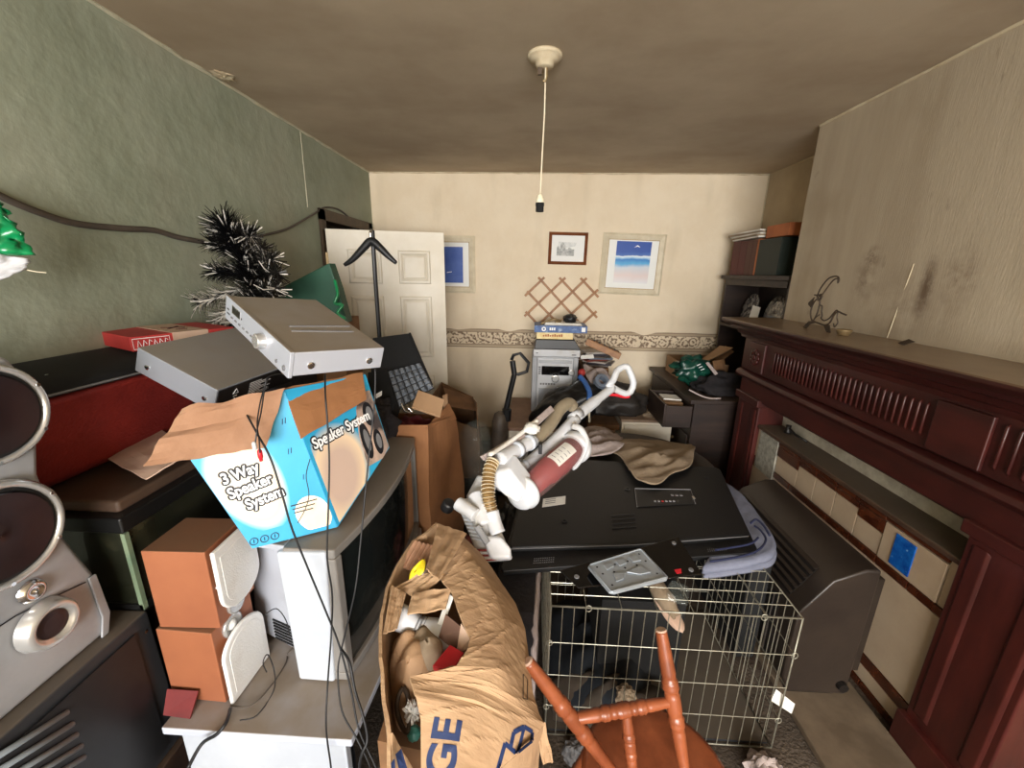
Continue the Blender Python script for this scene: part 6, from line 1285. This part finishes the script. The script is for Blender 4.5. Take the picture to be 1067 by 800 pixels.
# pile of cases and papers right of the hi-fi
tag(obj('magazine_stack', MB().hexa([(.43,3.34,.46),(.66,3.32,.46),(.66,3.66,.46),(.43,3.66,.46),(.44,3.36,.84),(.66,3.34,.84),(.66,3.66,.84),(.44,3.66,.84)]), 'card_dark', bevel=.003), 'brown stack of magazines beside the hi-fi under the loose disc cases', 'stack')
random.seed(9)
cm = [mat('case_a', S(96,86,80), rough=.3), mat('case_b', S(62,58,66), rough=.3), mat('case_c', S(176,168,160), rough=.3), mat('case_d', S(120,60,48), rough=.4), mat('case_e', S(86,96,110), rough=.3)]
z = .842
desc = ['grey disc case at the bottom of the leaning pile right of the hi-fi','dark disc case second from the bottom of the pile right of the hi-fi','pale disc case third up in the pile right of the hi-fi','red-brown disc case in the middle of the pile right of the hi-fi','blue-grey disc case above the red-brown one','grey disc case above the blue-grey one','dark disc case near the top of the pile right of the hi-fi','pale disc case topmost beside the wooden tray']
for k in range(8):
    a = random.uniform(-.5,.5); mt = Matrix.Translation((.57+random.uniform(-.04,.06), 3.48, z)) @ Matrix.Rotation(a, 4, 'Z')
    tag(obj('disc_case', MB().box((-.10,-.09,0),(.10,.09,.014), mt), cm[k % 5]), desc[k], 'disc case', 'disc cases right of the hi-fi'); z += .0155
wt = thing('wooden_tray', 'narrow tan wooden box of small items lying aslant on the disc cases', 'tray', (.62,3.42,.97))
mt = Matrix.Translation((.60,3.36,1.0)) @ Matrix.Rotation(D(22),4,'Y') @ Matrix.Rotation(D(-10),4,'Z')
obj('box', MB().box((-.15,-.05,-.02),(.15,.05,.03), mt), 'pine', wt, bevel=.002); obj('contents', MB().box((-.11,-.035,.03),(.13,.04,.036), mt), 'card_dark', wt)
for k in range(5): obj('slot', MB().box((-.10+.045*k,-.04,.034),(-.085+.045*k,.04,.040), mt), 'ink', wt)
tag(obj('white_card', MB().slab([(0.42, 3.34, 0.916),(0.418, 3.34, 0.948),(0.52, 3.34, 0.959),(0.53, 3.34, 0.927)], .01), 'paper'), 'white card strip poking from the pile beside the disc player', 'card')
tag(obj('grey_rag', radial((0.532, 3.14, 0.806), [(0.431, 3.28, 0.881),(0.513, 3.25, 0.874),(0.631, 3.2, 0.825),(0.629, 3.08, 0.763),(0.522, 3.05, 0.753),(0.452, 3.1, 0.799)], 9, .045, 6, .01), 'mauve', smooth=True), 'pale pinkish rag draped below the disc cases', 'rag')
tag(obj('tape_roll', MB().lathe([(0,.03),(0,.055),(.05,.055),(.05,.03),(0,.03)], (0.536, 3.02, 0.799), (.2,-.7,.6), 24, cap=False), mat('blue_grey_roll', S(110,120,134), rough=.5), smooth=False), 'blue-grey roll in front of the pale rag', 'roll')
tag(obj('blue_tube', MB().tube(smoothpts([(0.384, 3.05, 0.84),(0.417, 3, 0.809),(0.442, 2.9, 0.763),(0.437, 2.84, 0.723)], 5), .02, 10), 'bluep', smooth=True), 'bright blue plastic tube between the two black bags', 'tube')
tag(obj('red_stopper', MB().blob((0.409, 3.14, 0.849), (.03,.03,.03), .1, 3, 3, 10), 'redbox', smooth=True), 'small red lid above the blue tube', 'lid')
tag(obj('white_pole', MB().tube([(0.447, 2.83, 0.55),(0.435, 2.83, 0.733)], .008, 8), 'cream'), 'thin white pole below the blue tube', 'pole')
tag(obj('black_bag', MB().blob((0.292, 3.02, 0.6), (.30,.17,.15), .10, 1.8, 7, 26, flat=.462, mtx=Matrix.Rotation(-.50,3,'Y')), 'blackbag', smooth=True), 'black bag slumped in front of the hi-fi', 'bag')
tag(obj('brown_bag', MB().blob((0.659, 3.1, 0.624), (.25,.18,.15), .12, 2.0, 17, 26, flat=.562), 'browncoat', smooth=True), 'dark brown bag behind the white vacuum handle', 'bag')
tag(obj('clutter_board', MB().box((.45,2.92,.463),(.69,3.3,.50)), 'card_dark'), 'flat brown board on the bench below the brown bag', 'board')
tag(obj('paper_scraps', radial((1.037, 3.05, 0.574), [(0.864, 3, 0.562),(1.067, 3.15, 0.581),(1.136, 3, 0.587),(1.069, 2.92, 0.567),(0.929, 2.92, 0.555)], 6, .03, 4, .005), 'khaki', smooth=False), 'crumpled papers on top of the white chest', 'papers')
# black stick cleaner
sv_ = thing('stick_vacuum', 'black upright cleaner with angular loop handle before the back wall', 'vacuum cleaner', (-.18,2.84,0))
obj('tube', MB().tube([(-0.167, 2.84, 0.616),(-0.14, 2.84, 0.749),(-0.108, 2.84, 0.894),(-0.123, 2.84, 0.992)], .020, 10), 'black', sv_)
obj('loop_handle', MB().tube([(-0.13, 2.84, 0.999),(-0.117, 2.84, 1.034),(-0.07, 2.84, 1.049),(-0.007, 2.84, 0.981),(-0.019, 2.84, 0.918),(-0.08, 2.84, 0.895),(-0.108, 2.84, 0.901)], .012, 8), 'black', sv_)
obj('joint', MB().lathe([(0,.03),(.09,.035),(.10,.02)], (-0.159, 2.84, 0.541), (0,0,1), 14), 'black', sv_)
obj('canister', MB().lathe([(0,.05),(.02,.062),(.5,.06),(.56,.045),(.58,.02)], (-.228,2.84,.03), (.04,0,1), 24), mat('taupe_canister', S(96,84,72), S(70,60,52), 5, .5), sv_, smooth=True)
obj('floor_head', MB().box((-.30,2.70,.0),(-.08,2.87,.05)), 'black', sv_, bevel=.01)
tag(obj('white_carrier', MB().hexa([(-.06,2.72,0),(.04,2.72,0),(.04,2.84,0),(-.06,2.84,0),(-.07,2.73,.34),(.03,2.72,.36),(.03,2.82,.34),(-.06,2.84,.35)]), 'white', bevel=.01), 'white plastic carrier standing before the bench', 'bag')
tag(obj('dark_sack', MB().blob((.14,2.50,.22), (.24,.18,.22), .15, 2.5, 39, 20, flat=0), 'blackbag', smooth=True), 'large black sack on the floor before the bench', 'sack')
# ---- dark dresser in the alcove with its hutch
dd = thing('dresser', 'dark stained dresser with plate rack in the alcove, one drawer pulled open', 'dresser', (1.5,3.15,0))
DX = 1.12
box2('base', (DX,2.68,0),(1.89,3.66,.76), 'dkwood', dd, .004); box2('worktop', (DX-.03,2.67,.76),(1.89,3.69,.79), 'dkwood', dd, .005)
for k,(z0,z1) in enumerate(((.06,.28),(.30,.52))):
    dw_ = box2('drawer', (DX-.012,2.72,z0),(DX,3.62,z1), 'dkwood', dd, .004)
    for y_ in (2.95,3.40): obj('knob', MB().lathe([(0,.008),(.012,.012),(.02,.006)], (DX-.012,y_,(z0+z1)/2), (-1,0,0), 10), 'brass', dw_)
dw_ = obj('drawer', MB().box((.93,2.70,.58),(.945,3.10,.745)).box((.945,2.70,.58),(DX,2.715,.735)).box((.945,3.085,.58),(DX,3.10,.735)).box((.945,2.715,.58),(DX,3.085,.59)), 'dkwood', dd, label='open drawer', bevel=.002)
box2('drawer', (DX-.012,3.14,.54),(DX,3.62,.745), 'dkwood', dd, .004)
# hutch
box2('end_panel', (1.60,2.68,.79),(1.89,2.70,1.60), 'dkwood', dd); box2('end_panel', (1.60,3.54,.79),(1.89,3.56,1.60), 'dkwood', dd); box2('back_panel', (1.87,2.70,.79),(1.89,3.54,1.60), 'dkwood', dd)
box2('top_board', (1.57,2.655,1.575),(1.89,3.59,1.605), 'dkwood', dd, .005); box2('pediment', (1.595,2.70,1.53),(1.61,3.54,1.575), 'dkwood', dd, .002); box2('shelf', (1.60,2.70,1.20),(1.87,3.54,1.22), 'dkwood', dd, .003)
def plate(y_, x_, r, label):
    p = thing('plate', label, 'plate', (x_, y_, 1.22), group='patterned plates on the dresser shelf')
    n_ = Vector((-1,.05,.22)).normalized(); c = Vector((x_, y_, 1.222+r*.97))
    obj('dish', MB().lathe([(0,r*.6),(.003,r*.62),(.012,r),(.015,r),(.006,r*.6),(.004,.001)], c, n_, 36), 'plate', p, smooth=True)
plate(3.36,1.74,.125,'patterned plate standing left behind the small photograph'); plate(3.02,1.74,.125,'larger floral plate standing right on the dresser shelf')
ph_ = thing('white_photo', 'small white card propped before the left plate on the dresser', 'card', (1.64,3.16,1.22))
obj('card', MB().slab([(1.64,3.20,1.222),(1.66,3.12,1.222),(1.68,3.12,1.38),(1.66,3.19,1.39)], .003), 'paper', ph_)
tag(obj('card', MB().slab([(1.63,2.98,1.222),(1.65,2.89,1.222),(1.68,2.90,1.33),(1.66,2.98,1.34)], .003), 'greytile'), 'grey card leaning before the right plate on the dresser', 'card')
# big books on top
yy = 3.50
bl = [('bookred',.115,.255,'dark red tall binder at the left end on the dresser top'),('bookred',.10,.25,'second dark red binder from the left on the dresser top'),('bookbrown',.075,.25,'brown-black album between the red binders and the orange spine'),('bookbrown',.06,.25,'brown album beside the orange-edged one'),('bookorange',.02,.25,'thin tan-edged folder on the dresser top'),('bookgreen',.27,.24,'broad dark green box file at the right end on the dresser top')]
for m_, wd, hh, lb in bl:
    b_ = thing('binder', lb, 'book', (1.72, yy-wd/2, 1.606), group='binders on the dresser top')
    obj('cover', MB().box((1.60,yy-wd,1.606),(1.84,yy-wd+.006,1.606+hh)).box((1.60,yy-.006,1.606),(1.84,yy,1.606+hh)).box((1.594,yy-wd,1.606),(1.60,yy,1.606+hh)), m_, b_, bevel=.001)
    if wd > .03: box2('pages', (1.602,yy-wd+.007,1.612),(1.835,yy-.007,1.6+hh), 'beigecard', b_)
    yy -= wd+.003
pz = 1.864
for k in range(5):
    a = random.uniform(-.12,.12); mt = Matrix.Translation((1.71, 3.30+.01*k, pz)) @ Matrix.Rotation(a, 4, 'Z')
    tag(obj('newspaper', MB().box((-.13,-.22,0),(.13,.22,.010), mt), 'khaki' if k % 2 else 'paper'), ['pale folded paper lowest of the pile on the binders','tan folded paper second in the pile on the binders','pale folded paper midway in the pile on the binders','tan folded paper fourth in the pile on the binders','pale folded paper topmost of the pile on the binders'][k], 'paper', 'papers on the dresser binders'); pz += .0115
tag(obj('orange_file', MB().box((1.60,2.80,1.852),(1.86,3.06,1.93), None), 'bookorange', bevel=.004), 'orange-brown card file lying on the green box file', 'file')
# on the dresser worktop
tag(obj('paper_bundle', MB().hexa([(.97,2.84,.592),(1.10,2.82,.592),(1.10,3.00,.592),(.97,3.02,.592),(.97,2.84,.71),(1.10,2.82,.72),(1.10,3.00,.72),(.97,3.02,.71)]), 'card', bevel=.004), 'tan folded papers sticking out of the open dresser drawer', 'papers')
tag(obj('pink_paper', MB().slab([(.98,2.88,.735),(1.10,2.86,.735),(1.10,2.98,.735),(.98,3.0,.735)], .010), 'paper'), 'pale paper topmost in the open dresser drawer', 'paper')
cbx = thing('cardboard_box', 'open cardboard box with raised flap on the dresser against the border', 'carton', (1.38,3.35,.79))
obj('side_panel', MB().slab([(1.20,3.18,.792),(1.55,3.18,.792),(1.55,3.18,.93),(1.20,3.18,.93)], .005), 'card', cbx); obj('side_panel', MB().slab([(1.20,3.18,.792),(1.20,3.56,.792),(1.20,3.56,.93),(1.20,3.18,.93)], .005), 'card', cbx)
obj('side_panel', MB().slab([(1.20,3.56,.792),(1.55,3.56,.792),(1.55,3.56,.93),(1.20,3.56,.93)], .005), 'card', cbx)
obj('flap', MB().slab([(1.175, 3.2, 0.824),(1.331, 3.3, 0.835),(1.62, 3.3, 1.048),(1.581, 3.45, 1.037)], .006), 'card', cbx); obj('flap', MB().slab([(1.292, 3.2, 0.843),(1.42, 3.2, 0.893),(1.632, 3.3, 1.017),(1.628, 3.45, 1.038)], .006), 'card_dark', cbx)
tag(obj('cardboard_piece', MB().slab([(1.337, 3, 0.995),(1.417, 3, 1.012),(1.455, 3, 0.897),(1.376, 3, 0.865)], .01), 'card_dark'), 'brown cardboard scrap between the green bag and the fireplace', 'card')
gb_ = thing('green_carrier', 'dark green carrier bag with pale lettering on the dresser', 'bag', (1.35,3.0,.79))
obj('body', MB().blob((1.2, 3.02, 0.929), (.13,.10,.085), .25, 2.6, 12, 18, flat=.80), mat('bottle_green_bag', S(18,72,56), S(10,50,44), 7, .35, bump=.5, bscale=18), gb_, smooth=True)
obj('pale_panel', MB().slab([(1.247, 2.9, 1),(1.266, 2.9, 1.008),(1.336, 2.88, 0.93),(1.318, 2.88, 0.916)], .004), 'mauve', gb_)
for a_, b_ in (((1.19, 2.9, 0.978),(1.215, 2.9, 0.992)),((1.203, 2.895, 0.965),(1.228, 2.895, 0.976)),((1.217, 2.89, 0.949),(1.242, 2.89, 0.96))): obj('letter_stroke', MB().tube([a_, b_], .003, 4), 'inkwhite', gb_)
tag(obj('black_jacket', MB().blob((1.397, 2.92, 0.815), (.22,.14,.11), .2, 2.2, 22, 22, flat=.792), 'dkfabric', smooth=True), 'black padded jacket heaped on the dresser behind the fireplace', 'jacket')
tag(obj('white_band', MB().tube(smoothpts([(1.095, 2.74, 0.843),(1.169, 2.72, 0.81),(1.231, 2.71, 0.795),(1.297, 2.7, 0.8)], 5), .006, 8), 'mauve', smooth=True), 'pale strap along the front of the black jacket', 'strap')
